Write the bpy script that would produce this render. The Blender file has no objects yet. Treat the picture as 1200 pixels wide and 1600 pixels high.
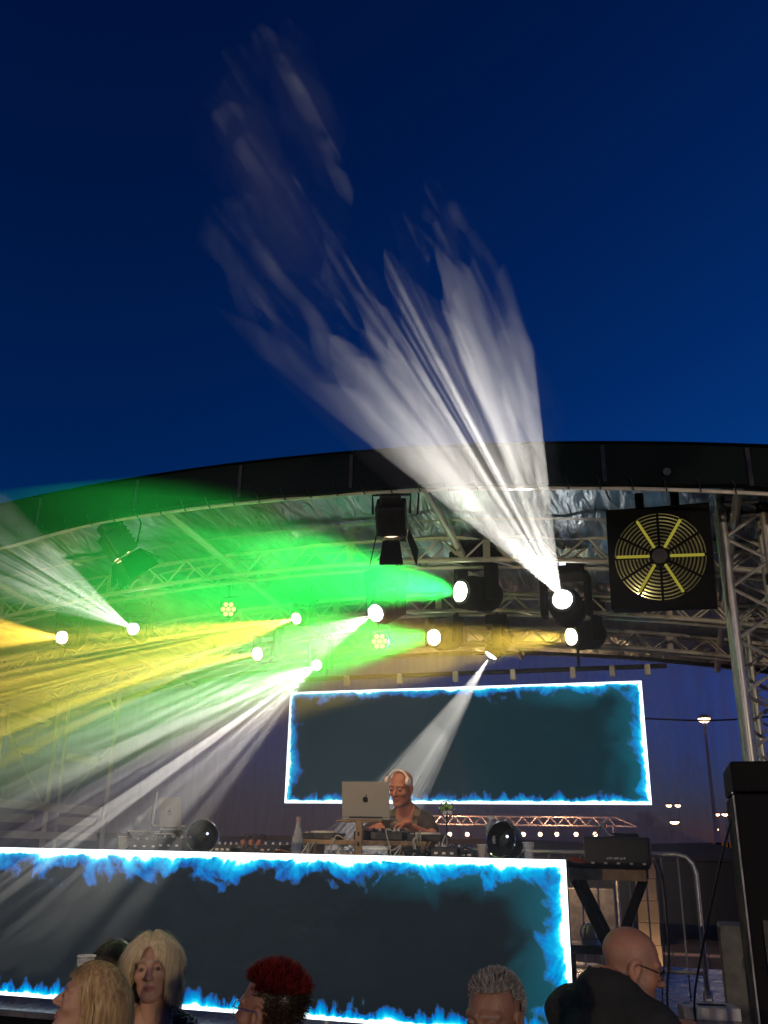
import bpy, bmesh, math, random
import numpy as np
from mathutils import Vector, Matrix, noise as mnoise

random.seed(7)
rng = np.random.default_rng(7)
rad = math.radians
sc = bpy.context.scene
COL = sc.collection

# ------------------------------------------------------------------ camera
F_PX = 1387.0
YAW, PITCH, ROLL = rad(17.5), math.atan(515 / 1387.0), rad(1.0)
CAM = Vector((0.0, 0.0, 1.95))
_f = Vector((-math.sin(YAW) * math.cos(PITCH), math.cos(YAW) * math.cos(PITCH), math.sin(PITCH)))
_r = Vector((math.cos(YAW), math.sin(YAW), 0.0))
_u = _r.cross(_f)
CR = _r * math.cos(ROLL) + _u * math.sin(ROLL)
CU = -_r * math.sin(ROLL) + _u * math.cos(ROLL)
camd = bpy.data.cameras.new('camera')
cam = bpy.data.objects.new('camera', camd)
COL.objects.link(cam)
M = Matrix.Identity(4)
for i in range(3):
    M[i][0], M[i][1], M[i][2], M[i][3] = CR[i], CU[i], -_f[i], CAM[i]
cam.matrix_world = M
camd.sensor_fit = 'VERTICAL'
camd.sensor_height = 24.0
camd.lens = F_PX / 1600 * 24.0
camd.clip_start = 0.05
camd.clip_end = 3000
sc.camera = cam

# ------------------------------------------------------------------ dusk sky
world = bpy.data.worlds.new('World')
sc.world = world
world.use_nodes = True
wn = world.node_tree
sky = wn.nodes.new('ShaderNodeTexSky')
sky.sky_type = 'NISHITA'
sky.sun_disc = False
sky.sun_elevation = rad(1.8)
sky.sun_rotation = rad(45)
sky.ozone_density = 6.0
sky.dust_density = 0.5
gam = wn.nodes.new('ShaderNodeGamma')
gam.inputs[1].default_value = 1.6
tint = wn.nodes.new('ShaderNodeMix')
tint.data_type = 'RGBA'
tint.blend_type = 'MULTIPLY'
tint.inputs['Factor'].default_value = 1.0
tint.inputs['B'].default_value = (1.3, 1.45, 0.98, 1)
# violet dusk band low on the horizon, deep blue above
wtc = wn.nodes.new('ShaderNodeTexCoord')
wsp = wn.nodes.new('ShaderNodeSeparateXYZ')
wn.links.new(wtc.outputs['Generated'], wsp.inputs[0])
wmr = wn.nodes.new('ShaderNodeMapRange')
wmr.interpolation_type = 'SMOOTHSTEP'
wmr.inputs[1].default_value, wmr.inputs[2].default_value = 0.02, 0.26
wn.links.new(wsp.outputs[2], wmr.inputs[0])
wtm = wn.nodes.new('ShaderNodeMix')
wtm.data_type = 'RGBA'
wtm.inputs['A'].default_value = (0.95, 0.85, 1.55, 1)
wtm.inputs['B'].default_value = (1.3, 1.45, 0.98, 1)
wn.links.new(wmr.outputs[0], wtm.inputs['Factor'])
wn.links.new(wtm.outputs['Result'], tint.inputs['B'])
wn.links.new(sky.outputs[0], gam.inputs[0])
wn.links.new(gam.outputs[0], tint.inputs['A'])
wn.links.new(tint.outputs['Result'], wn.nodes['Background'].inputs[0])
wn.nodes['Background'].inputs[1].default_value = 0.15

vs = sc.view_settings
vs.view_transform = 'Standard'
vs.look = 'None'
vs.exposure = 0.0
vs.gamma = 1.0
cy = sc.cycles
cy.use_denoising = True
cy.use_adaptive_sampling = True
cy.adaptive_threshold = 0.02
cy.max_bounces = 4
cy.diffuse_bounces = 2
cy.glossy_bounces = 2
cy.transmission_bounces = 5
cy.transparent_max_bounces = 16
cy.volume_bounces = 0
cy.sample_clamp_indirect = 4.0
cy.sample_clamp_direct = 0.0
cy.caustics_reflective = False
cy.caustics_refractive = False
cy.volume_step_rate = 1.0
cy.volume_max_steps = 256


def at(px, py, Y):
    """the point on the plane y = Y that the photograph shows at (px, py)"""
    d = CR * ((px - 600) / F_PX) - CU * ((py - 800) / F_PX) + _f
    return CAM + d * (Y / d.y)


def atz(px, py, Z):
    d = CR * ((px - 600) / F_PX) - CU * ((py - 800) / F_PX) + _f
    return CAM + d * ((Z - CAM.z) / d.z)


# ------------------------------------------------------------------ materials
def new_mat(name):
    m = bpy.data.materials.new(name)
    m.use_nodes = True
    return m, m.node_tree, m.node_tree.nodes['Principled BSDF']


def mat(name, col, rough=0.5, metal=0.0, var=0.25, scale=6.0, bump=0.0, bscale=60.0, coat=0.0, emit=None, estr=0.0, sss=0.0, spec=0.5):
    m, nt, b = new_mat(name)
    N, L = nt.nodes, nt.links
    b.inputs['Roughness'].default_value = rough
    b.inputs['Metallic'].default_value = metal
    b.inputs['Specular IOR Level'].default_value = spec
    b.inputs['Coat Weight'].default_value = coat
    if sss:
        b.inputs['Subsurface Weight'].default_value = sss
        b.inputs['Subsurface Radius'].default_value = (0.012, 0.005, 0.003)
    tc = N.new('ShaderNodeTexCoord')
    if var:
        n = N.new('ShaderNodeTexNoise')
        n.inputs['Scale'].default_value = scale
        n.inputs['Detail'].default_value = 6
        L.new(tc.outputs['Object'], n.inputs['Vector'])
        r = N.new('ShaderNodeMapRange')
        r.inputs[1].default_value, r.inputs[2].default_value = 0.3, 0.7
        r.inputs[3].default_value, r.inputs[4].default_value = 1 - var, 1 + var
        L.new(n.outputs[0], r.inputs[0])
        mx = N.new('ShaderNodeMix')
        mx.data_type = 'RGBA'
        mx.blend_type = 'MULTIPLY'
        mx.inputs['Factor'].default_value = 1
        mx.inputs['A'].default_value = (*col, 1)
        L.new(r.outputs[0], mx.inputs['B'])
        L.new(mx.outputs['Result'], b.inputs['Base Color'])
        r2 = N.new('ShaderNodeMapRange')
        r2.inputs[1].default_value, r2.inputs[2].default_value = 0.3, 0.7
        r2.inputs[3].default_value, r2.inputs[4].default_value = max(0.03, rough - 0.12), min(1, rough + 0.12)
        L.new(n.outputs[0], r2.inputs[0])
        L.new(r2.outputs[0], b.inputs['Roughness'])
    else:
        b.inputs['Base Color'].default_value = (*col, 1)
    if bump:
        n2 = N.new('ShaderNodeTexNoise')
        n2.inputs['Scale'].default_value = bscale
        n2.inputs['Detail'].default_value = 5
        L.new(tc.outputs['Object'], n2.inputs['Vector'])
        bp = N.new('ShaderNodeBump')
        bp.inputs['Strength'].default_value = bump
        bp.inputs['Distance'].default_value = 0.02
        L.new(n2.outputs[0], bp.inputs['Height'])
        L.new(bp.outputs[0], b.inputs['Normal'])
    if emit:
        b.inputs['Emission Color'].default_value = (*emit, 1)
        b.inputs['Emission Strength'].default_value = estr
    return m


def clear_mat(name, col, alpha, rough=0.1):
    """thin clear plastic: mostly transparent with a glossy skin"""
    m = bpy.data.materials.new(name)
    m.use_nodes = True
    nt = m.node_tree
    nt.nodes.clear()
    N, L = nt.nodes, nt.links
    o = N.new('ShaderNodeOutputMaterial')
    mx = N.new('ShaderNodeMixShader')
    t = N.new('ShaderNodeBsdfTransparent')
    p = N.new('ShaderNodeBsdfPrincipled')
    p.inputs['Base Color'].default_value = (*col, 1)
    p.inputs['Roughness'].default_value = rough
    nz = N.new('ShaderNodeTexNoise')
    nz.inputs['Scale'].default_value = 40
    r = N.new('ShaderNodeMapRange')
    r.inputs[3].default_value, r.inputs[4].default_value = alpha * 0.5, min(1, alpha * 1.5)
    L.new(nz.outputs[0], r.inputs[0])
    L.new(r.outputs[0], mx.inputs[0])
    L.new(t.outputs[0], mx.inputs[1])
    L.new(p.outputs[0], mx.inputs[2])
    L.new(mx.outputs[0], o.inputs[0])
    return m


MT = {}
MT['alu'] = mat('aluminium', (0.75, 0.71, 0.65), 0.45, 0.3, 0.15, 9)
MT['alu_warm'] = mat('aluminium_warm', (0.55, 0.5, 0.44), 0.45, 0.5, 0.2, 5)
MT['chrome'] = mat('chrome', (0.8, 0.8, 0.8), 0.15, 1.0, 0.05, 9)
MT['black'] = mat('black_plastic', (0.018, 0.018, 0.02), 0.42, 0, 0.3, 14, 0.1, 160)
MT['black_matt'] = mat('black_matt', (0.006, 0.007, 0.009), 0.8, 0, 0.3, 8, 0.2, 90, spec=0.15)
MT['black_gloss'] = mat('black_gloss', (0.01, 0.01, 0.012), 0.18, 0, 0.2, 10, coat=0.4)
MT['vinyl'] = mat('black_vinyl', (0.004, 0.009, 0.009), 0.75, 0, 0.35, 3, 0.3, 5, spec=0.12)
MT['wood'] = mat('raw_timber', (0.36, 0.23, 0.12), 0.65, 0, 0.35, 18, 0.3, 70)
MT['ply'] = mat('dark_plywood', (0.16, 0.16, 0.18), 0.26, 0, 0.4, 5, 0.25, 60)
MT['silverlap'] = mat('brushed_silver', (0.44, 0.41, 0.37), 0.45, 0.4, 0.05, 5)
MT['galv'] = mat('galvanised_steel', (0.5, 0.5, 0.5), 0.45, 0.75, 0.25, 12)
MT['steelgrey'] = mat('pale_painted_steel', (0.55, 0.56, 0.58), 0.5, 0.1, 0.2, 6)
MT['cable'] = mat('black_rubber', (0.02, 0.02, 0.022), 0.55, 0, 0.2)
MT['cable_w'] = mat('white_cable', (0.6, 0.58, 0.55), 0.5, 0, 0.15)
MT['cable_o'] = mat('orange_cable', (0.5, 0.17, 0.07), 0.5, 0, 0.2)
MT['red'] = mat('red_cloth', (0.35, 0.03, 0.03), 0.85, 0, 0.35, 20, 0.4, 60)
MT['grey'] = mat('grey_carpet', (0.16, 0.16, 0.16), 0.8, 0, 0.3, 12, 0.3, 120)
MT['white'] = mat('white_plastic', (0.75, 0.75, 0.74), 0.4, 0, 0.08)
MT['clear'] = clear_mat('clear_plastic', (0.8, 0.82, 0.85), 0.22)
MT['clear_w'] = clear_mat('cloudy_plastic', (0.8, 0.72, 0.64), 0.4)
MT['asphalt'] = mat('asphalt', (0.05, 0.05, 0.052), 0.85, 0, 0.35, 0.8, 0.4, 40)
MT['tent'] = mat('dark_canvas', (0.012, 0.02, 0.035), 0.85, 0, 0.25, 0.6, 0.1, 4)
MT['stone'] = mat('sandstone', (0.36, 0.27, 0.19), 0.9, 0, 0.35, 1.5, 0.5, 9)
MT['leaf'] = mat('leaves', (0.05, 0.08, 0.04), 0.7, 0, 0.4, 3)
MT['bark'] = mat('bark', (0.1, 0.07, 0.05), 0.9, 0, 0.3, 8, 0.4, 30)


def emit_mat(name, col, s):
    m = bpy.data.materials.new(name)
    m.use_nodes = True
    nt = m.node_tree
    nt.nodes.clear()
    o = nt.nodes.new('ShaderNodeOutputMaterial')
    e = nt.nodes.new('ShaderNodeEmission')
    e.inputs[0].default_value = (*col, 1)
    e.inputs[1].default_value = s
    nt.links.new(e.outputs[0], o.inputs[0])
    return m


# ------------------------------------------------------------------ mesh helpers
class MB:
    def __init__(self):
        self.v, self.f = [], []

    def add(self, v, f):
        o = len(self.v)
        self.v += [tuple(p) for p in v]
        self.f += [tuple(i + o for i in q) for q in f]
        return self

    def box(self, c, s, rot=None):
        v = [Vector((x * s[0] / 2, y * s[1] / 2, z * s[2] / 2)) for x in (-1, 1) for y in (-1, 1) for z in (-1, 1)]
        if rot is not None:
            v = [rot @ p for p in v]
        c = Vector(c)
        return self.add([p + c for p in v], [(0, 1, 3, 2), (4, 6, 7, 5), (0, 4, 5, 1), (2, 3, 7, 6), (0, 2, 6, 4), (1, 5, 7, 3)])

    def bbox(self, c, s, b=0.01, rot=None):
        """box with chamfered edges"""
        bm = bmesh.new()
        bmesh.ops.create_cube(bm, size=1)
        for p in bm.verts:
            p.co = Vector((p.co.x * s[0], p.co.y * s[1], p.co.z * s[2]))
        bmesh.ops.bevel(bm, geom=bm.edges[:], offset=min(b, min(s) * 0.45), segments=2, affect='EDGES', profile=0.6)
        R = rot if rot is not None else Matrix.Identity(3)
        c = Vector(c)
        bm.verts.index_update()
        self.add([R @ p.co + c for p in bm.verts], [[q.index for q in f.verts] for f in bm.faces])
        bm.free()
        return self

    def tube(self, a, b, r, n=8, r2=None, caps=True):
        return self.path([a, b], r, n, caps, r2)

    def path(self, pts, r, n=6, caps=True, r2=None):
        pts = [Vector(p) for p in pts]
        m = len(pts)
        rs = r if isinstance(r, (list, tuple)) else [r + ((r2 if r2 is not None else r) - r) * i / (m - 1) for i in range(m)]
        v, f = [], []
        up = None
        for i, p in enumerate(pts):
            t = (pts[min(i + 1, m - 1)] - pts[max(i - 1, 0)])
            t.normalize()
            if up is None:
                up = Vector((0, 0, 1)) if abs(t.z) < 0.9 else Vector((1, 0, 0))
            s = t.cross(up)
            if s.length < 1e-5:
                s = t.orthogonal()
            s.normalize()
            up = s.cross(t)
            for k in range(n):
                a = 2 * math.pi * k / n
                v.append(p + (s * math.cos(a) + up * math.sin(a)) * rs[i])
        for i in range(m - 1):
            for k in range(n):
                f.append((i * n + k, i * n + (k + 1) % n, (i + 1) * n + (k + 1) % n, (i + 1) * n + k))
        if caps:
            f.append(tuple(range(n))[::-1])
            f.append(tuple((m - 1) * n + k for k in range(n)))
        return self.add(v, f)

    def lathe(self, prof, n=20, mtx=None, c=(0, 0, 0)):
        v, f = [], []
        for (r, z) in prof:
            for k in range(n):
                a = 2 * math.pi * k / n
                v.append(Vector((r * math.cos(a), r * math.sin(a), z)))
        for i in range(len(prof) - 1):
            for k in range(n):
                f.append((i * n + k, i * n + (k + 1) % n, (i + 1) * n + (k + 1) % n, (i + 1) * n + k))
        if prof[0][0] > 1e-4:
            pass
        R = mtx if mtx is not None else Matrix.Identity(3)
        c = Vector(c)
        return self.add([R @ p + c for p in v], f)

    def disc(self, c, r, nrm, n=24, th=0.004):
        R = Vector(nrm).to_track_quat('Z', 'Y').to_matrix()
        return self.lathe([(0.0001, -th), (r, -th), (r, th), (0.0001, th)], n, R, c)

    def prism(self, poly, a, thick, axis='y'):
        """poly of (u, w) in the XZ plane extruded in y"""
        n = len(poly)
        v = [Vector((p[0], a, p[1])) for p in poly] + [Vector((p[0], a + thick, p[1])) for p in poly]
        f = [tuple(range(n)), tuple(range(2 * n - 1, n - 1, -1))]
        for i in range(n):
            f.append((i, i + n, (i + 1) % n + n, (i + 1) % n))
        return self.add(v, f)

    def build(self, name, m, parent=None, smooth=False, label=None):
        off = Vector((0, 0, 0))
        me = bpy.data.meshes.new(name)
        me.from_pydata([tuple(Vector(p) - off) for p in self.v], [], self.f)
        me.validate()
        bm = bmesh.new()
        bm.from_mesh(me)
        bmesh.ops.recalc_face_normals(bm, faces=bm.faces[:])
        bm.to_mesh(me)
        bm.free()
        if smooth:
            me.polygons.foreach_set('use_smooth', [True] * len(me.polygons))
            me.set_sharp_from_angle(angle=rad(40))
        me.materials.append(MT[m] if isinstance(m, str) else m)
        o = bpy.data.objects.new(name, me)
        COL.objects.link(o)
        if parent is not None:
            o.parent = parent
        if label:
            o['label'] = label
        return o


def tag(o, label, cat, group=None):
    o['label'] = label
    o['category'] = cat
    if group:
        o['group'] = group
    return o


def thing(name, label, cat, loc=(0, 0, 0), rz=0.0, group=None, rot=None):
    o = bpy.data.objects.new(name, None)
    o.empty_display_size = 0.1
    COL.objects.link(o)
    o.location = loc
    o.rotation_euler = rot if rot is not None else (0, 0, rz)
    return tag(o, label, cat, group)


def copy_tree(o, parent=None):
    c = o.copy()
    COL.objects.link(c)
    c.parent = parent
    for ch in list(o.children):
        copy_tree(ch, c)
    return c


def struct(o):
    o['kind'] = 'structure'
    return o


def stuff(o, label=None, cat=None):
    o['kind'] = 'stuff'
    if label:
        o['label'] = label
    if cat:
        o['category'] = cat
    return o


def frame_rot(fwd, up=(0, 0, 1)):
    """matrix whose +Z is fwd"""
    return Vector(fwd).to_track_quat('Z', 'Y').to_matrix()

# ================================================================== SETTING
DECK_Z = 0.95
g = MB()
g.add([(-1500, -300, 0), (1500, -300, 0), (1500, 2500, 0), (-1500, 2500, 0)], [(0, 1, 2, 3)])
struct(g.build('ground', 'asphalt'))

deck = struct(MB().box((-2.7, 7.15, DECK_Z - 0.13), (9.0, 3.9, 0.18)).build('stage_deck', 'black_matt'))
for ix in range(5):
    for iy in range(4):
        w, d = 1.79, 0.985
        MB().bbox((-7.2 + 0.9 + ix * 1.8, 5.2 + 0.49 + iy * 0.99, DECK_Z - 0.018 + 0.0015 * ((ix * 3 + iy) % 3)), (w, d, 0.036), 0.004).build('deck_panel', 'ply', deck)
MB().box((-2.7, 5.215, 0.38), (9.0, 0.02, 0.76)).build('skirt', 'vinyl', deck)
for ix in range(7):
    for iy in (5.4, 7.1, 8.9):
        MB().tube((-7.0 + ix * 1.43, iy, 0), (-7.0 + ix * 1.43, iy, 0.74), 0.03).build('leg', 'galv', deck)


# ------------------------------------------------------------------ roof
XC, RC = -2.3, 35.0


def arc_top(x):
    return 4.175 - (x - XC) ** 2 / RC


def lining_z(x, y):
    return arc_top(x) - 0.04 - 0.085 * (y - 4.75)


roof = thing('stage_roof', 'black edged arched stage roof with wrinkled silver lining over the DJ', 'stage roof', (XC, 6.7, 0))


def rl(p):
    return (p[0] - XC, p[1] - 6.7, p[2])


m, nt, b = new_mat('silver_lining')
N, L = nt.nodes, nt.links
b.inputs['Metallic'].default_value = 0.85
b.inputs['Roughness'].default_value = 0.3
tc = N.new('ShaderNodeTexCoord')
mp = N.new('ShaderNodeMapping')
mp.inputs['Scale'].default_value = (5.0, 1.2, 1.0)
L.new(tc.outputs['Object'], mp.inputs[0])
n1 = N.new('ShaderNodeTexNoise')
n1.inputs['Scale'].default_value = 2.2
n1.inputs['Detail'].default_value = 7
n1.inputs['Distortion'].default_value = 0.8
L.new(mp.outputs[0], n1.inputs['Vector'])
bp = N.new('ShaderNodeBump')
bp.inputs['Strength'].default_value = 0.6
bp.inputs['Distance'].default_value = 0.05
L.new(n1.outputs[0], bp.inputs['Height'])
L.new(bp.outputs[0], b.inputs['Normal'])
rp = N.new('ShaderNodeValToRGB')
rp.color_ramp.elements[0].position, rp.color_ramp.elements[0].color = 0.3, (0.20, 0.26, 0.32, 1)
rp.color_ramp.elements[1].position, rp.color_ramp.elements[1].color = 0.75, (0.55, 0.62, 0.68, 1)
L.new(n1.outputs[0], rp.inputs[0])
L.new(rp.outputs[0], b.inputs['Base Color'])
MT['lining'] = m

mb = MB()
nx, ny = 150, 60
vv, ff = [], []
for i in range(nx + 1):
    x = -8.0 + 10.6 * i / nx
    for j in range(ny + 1):
        y = 4.76 + 4.1 * j / ny
        w = 0.035 * mnoise.noise(Vector((x * 2.6, y * 0.9, 1))) + 0.012 * mnoise.noise(Vector((x * 9, y * 2.0, 5)))
        fr = min(1, (y - 4.76) / 0.25)
        fold = 0.018 * math.sin(x * 23 + 2 * mnoise.noise(Vector((x * 2, 0, 0)))) * max(0, 1 - (y - 4.76) / 0.5)
        vv.append(rl((x, y, lining_z(x, y) + w * fr + fold)))
for i in range(nx):
    for j in range(ny):
        a = i * (ny + 1) + j
        ff.append((a, a + 1, a + ny + 2, a + ny + 1))
mb.add(vv, ff)
lin = mb.build('lining', 'lining', roof, True)
# lining seams: raised welded strips across the vault
for y in (5.55, 6.35, 7.15, 7.95):
    s = MB()
    pts = [(-8 + 10.6 * i / 40, y) for i in range(41)]
    v = []
    for x, yy in pts:
        z = lining_z(x, yy) - 0.03
        v += [rl((x, yy - 0.02, z)), rl((x, yy + 0.02, z))]
    s.add(v, [(2 * i, 2 * i + 1, 2 * i + 3, 2 * i + 2) for i in range(40)])
    s.build('seam', 'alu_warm', lin)
# black outer skin
mb = MB()
vv, ff = [], []
for i in range(61):
    x = -8.0 + 10.6 * i / 60
    vv += [rl((x, 4.66, arc_top(x) + 0.02)), rl((x, 8.95, arc_top(x) - 0.3))]
mb.add(vv, [(2 * i, 2 * i + 1, 2 * i + 3, 2 * i + 2) for i in range(60)])
mb.build('outer_skin', 'vinyl', roof, True)
# front valance, sagging a little between its fixings
mb = MB()
vv, ff = [], []
nv = 160
for i in range(nv + 1):
    x = -8.0 + 10.6 * i / nv
    zb = arc_top(x) - 0.235 + 0.012 * math.sin(x * 4.1) + 0.010 * mnoise.noise(Vector((x * 3, 3, 3)))
    if x < -3.5:
        zb -= 0.05 * min(1, (-3.5 - x) / 0.6)
    zt = arc_top(x)
    for z in (zt, (zt * 2 + zb) / 3, (zt + 2 * zb) / 3, zb):
        yy = 4.66 + 0.01 * mnoise.noise(Vector((x * 2, z * 5, 0)))
        vv.append(rl((x, yy, z)))
    for z in (zb, (zt + 2 * zb) / 3, (zt * 2 + zb) / 3, zt):
        vv.append(rl((x, 4.72, z)))
for i in range(nv):
    for k in range(8):
        a, c = i * 8 + k, i * 8 + (k + 1) % 8
        ff.append((a, c, c + 8, a + 8))
mb.add(vv, ff)
mb.build('valance', 'vinyl', roof, True)
# welded seams and lacing along the valance
for i_ in range(14):
    x_ = -7.6 + 0.74 * i_
    MB().box(rl((x_, 4.652, arc_top(x_) - 0.118)), (0.022, 0.006, 0.215)).build('valance_seam', 'black', roof)
for i_ in range(60):
    x_ = -7.8 + 0.172 * i_
    MB().path([rl((x_ - 0.012, 4.648, arc_top(x_) - 0.20)), rl((x_, 4.640, arc_top(x_) - 0.225)), rl((x_ + 0.006, 4.69, arc_top(x_) - 0.262))], 0.0035, 5).build('lacing', 'cable', roof)
hem = MB().path([rl((-8 + 10.6 * i / 60, 4.70, arc_top(-8 + 10.6 * i / 60) - 0.25 - (0.05 * min(1, max(0, (-3.5 - (-8 + 10.6 * i / 60)) / 0.6))))) for i in range(61)], 0.011, 6)
hem.build('edge_pipe', 'alu', roof, True)
for x in (-6.7, -4.9, -3.1, -1.3, 0.5, 2.0):
    MB().path([rl((x, 4.75 + 4.0 * i / 8, lining_z(x, 4.75 + 4.0 * i / 8) - 0.085)) for i in range(9)], 0.026, 8).build('purlin', 'alu', roof, True)
# a small round emblem badge on the black valance
MB().disc(rl(at(1042, 737, 4.645)), 0.021, (0, -1, 0), 16, 0.003).build('badge', mat('valance_print', (0.05, 0.07, 0.07), 0.6, 0, 0.2), roof)


# ------------------------------------------------------------------ trusses
def box_truss(name, label, Y, zl, x0, x1, s, rc=0.019, rb=0.008, step=0.2):
    t = thing(name, label, 'truss', (XC, Y, 0), group='arched roof trusses')
    ns = int((x1 - x0) / step)

    def P(x, dy, up):
        sl = -(x - XC) * 2 / RC
        nrm = Vector((-sl, 0, 1)).normalized()
        p = Vector((x, Y + dy, zl - (x - XC) ** 2 / RC)) + nrm * (s if up else 0)
        return Vector((p.x - XC, p.y - Y, p.z))
    for dy in (-s / 2, s / 2):
        for up in (0, 1):
            MB().path([P(x0 + (x1 - x0) * i / 40, dy, up) for i in range(41)], rc, 8).build('chord', 'alu', t, True)
    for i in range(ns):
        xa, xb = x0 + i * step, x0 + (i + 1) * step
        for dy in (-s / 2, s / 2):
            a, c = (0, 1) if i % 2 else (1, 0)
            MB().tube(P(xa, dy, a), P(xb, dy, c), rb, 6).build('brace', 'alu', t, True)
        if i % 2 == 0:
            MB().tube(P(xa, -s / 2, 0), P(xb, s / 2, 0), rb, 6).build('brace', 'alu', t, True)
        if i % 6 == 0:
            MB().box(P(xa, -s / 2, 0.0) + Vector((0, 0, s / 2)), (0.05, 0.012, s)).build('connector', 'alu_warm', t)
    return t


box_truss('arched_truss', 'nearest silver arched truss, just under the lining behind the barn door lamp', 6.0, 3.865, -6.2, 1.4, 0.17, step=0.17)
box_truss('arched_truss', 'middle silver arched truss crossing behind the fan box', 7.0, 3.745, -6.2, 1.4, 0.14, 0.017, step=0.15)
box_truss('arched_truss', 'rear silver arched truss, lowest of the three, above the hanging video screen', 8.0, 3.69, -6.2, 1.4, 0.14, 0.017, step=0.15)


def tower(name, label, x, y, z0, z1, s, rc, rb, clamps):
    t = thing(name, label, 'truss tower', (x, y, z0))
    H = z1 - z0
    cs = [(-s / 2, -s / 2), (s / 2, -s / 2), (s / 2, s / 2), (-s / 2, s / 2)]
    for c in cs:
        MB().tube((c[0], c[1], 0.02), (c[0], c[1], H), rc, 12).build('chord', 'galv', t, True)
    n = int(H / 0.145)
    for i in range(n):
        for k in range(4):
            a, c = cs[k], cs[(k + 1) % 4]
            if i % 2:
                a, c = c, a
            MB().tube((a[0], a[1], i * H / n), (c[0], c[1], (i + 1) * H / n), rb, 6).build('brace', 'galv', t, True)
    for zz in (H - 0.02, H - 0.09, 0.05):
        for k in range(4):
            a, c = cs[k], cs[(k + 1) % 4]
            MB().tube((*a, zz), (*c, zz), rb * 1.6, 8).build('cross_bar', 'galv', t, True)
    for zz in clamps:
        MB().lathe([(rc * 1.05, -0.03), (rc * 1.45, -0.028), (rc * 1.45, 0.028), (rc * 1.05, 0.03)], 14, None, (s / 2, -s / 2, zz)).build('clamp', 'black', t)
    MB().bbox((0, 0, 0.01), (s + 0.2, s + 0.2, 0.02), 0.004).build('base_plate', 'galv', t)
    return t


tower('truss_tower', 'aluminium truss tower with black clamps beside the fan box', 0.535, 5.35, DECK_Z, 3.93, 0.23, 0.027, 0.0105, (2.84, 2.42, 1.1))
tower('truss_tower', 'rear aluminium truss tower half hidden behind the front tower', 0.75, 7.2, DECK_Z, 3.6, 0.2, 0.022, 0.009, ())

# ------------------------------------------------------------------ backdrop scrim
def scrim_mat():
    m = bpy.data.materials.new('mesh_scrim')
    m.use_nodes = True
    nt = m.node_tree
    nt.nodes.clear()
    N, L = nt.nodes, nt.links
    o = N.new('ShaderNodeOutputMaterial')
    mx = N.new('ShaderNodeMixShader')
    t = N.new('ShaderNodeBsdfTransparent')
    t.inputs[0].default_value = (0.9, 0.78, 1, 1)
    d = N.new('ShaderNodeBsdfDiffuse')
    d.inputs[0].default_value = (0.15, 0.165, 0.24, 1)
    tc = N.new('ShaderNodeTexCoord')
    mp = N.new('ShaderNodeMapping')
    mp.inputs['Scale'].default_value = (6, 1, 0.7)
    n = N.new('ShaderNodeTexNoise')
    n.inputs['Scale'].default_value = 4
    n.inputs['Detail'].default_value = 8
    L.new(tc.outputs['Object'], mp.inputs[0])
    L.new(mp.outputs[0], n.inputs['Vector'])
    n2 = N.new('ShaderNodeTexNoise')
    n2.inputs['Scale'].default_value = 60
    L.new(tc.outputs['Object'], n2.inputs['Vector'])
    ad = N.new('ShaderNodeMath')
    ad.operation = 'MULTIPLY_ADD'
    ad.inputs[1].default_value = 0.35
    L.new(n2.outputs[0], ad.inputs[0])
    L.new(n.outputs[0], ad.inputs[2])
    r = N.new('ShaderNodeMapRange')
    r.inputs[1].default_value, r.inputs[2].default_value = 0.4, 0.95
    r.inputs[3].default_value, r.inputs[4].default_value = 0.44, 0.80
    L.new(ad.outputs[0], r.inputs[0])
    L.new(r.outputs[0], mx.inputs[0])
    L.new(t.outputs[0], mx.inputs[1])
    tr = N.new('ShaderNodeBsdfTranslucent')
    tr.inputs[0].default_value = (0.46, 0.44, 0.60, 1)
    ms = N.new('ShaderNodeMixShader')
    ms.inputs[0].default_value = 0.7
    L.new(d.outputs[0], ms.inputs[1])
    L.new(tr.outputs[0], ms.inputs[2])
    L.new(ms.outputs[0], mx.inputs[2])
    L.new(mx.outputs[0], o.inputs[0])
    return m


MT['scrim'] = scrim_mat()
vv, ff = [], []
for i in range(121):
    x = -7.2 + 8.6 * i / 120
    yy = 8.72 + 0.025 * math.sin(x * 7) + 0.02 * mnoise.noise(Vector((x * 3, 0, 2)))
    vv += [(x, yy, 1.98 + 0.012 * math.sin(x * 3)), (x, yy + 0.01, lining_z(x, 8.7) - 0.03)]
sm = MB().add(vv, [(2 * i, 2 * i + 1, 2 * i + 3, 2 * i + 2) for i in range(120)])
scr = thing('backdrop_scrim', 'blue grey see-through mesh scrim hung across the back of the stage', 'scrim')
sm.build('mesh_cloth', 'scrim', scr, True)
MB().path([(-7.2 + 8.6 * i / 30, 8.74, lining_z(-7.2 + 8.6 * i / 30, 8.7) - 0.05) for i in range(31)], 0.02, 6).build('hanging_pipe', 'black', scr, True)
MB().path([(-0.2 + 1.5 * i / 12, 8.70, 3.06 + 0.04 * (i / 12) - 0.05 * math.sin(math.pi * i / 12)) for i in range(13)], 0.008, 6).build('tie_rope', 'cable', scr, True)


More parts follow.
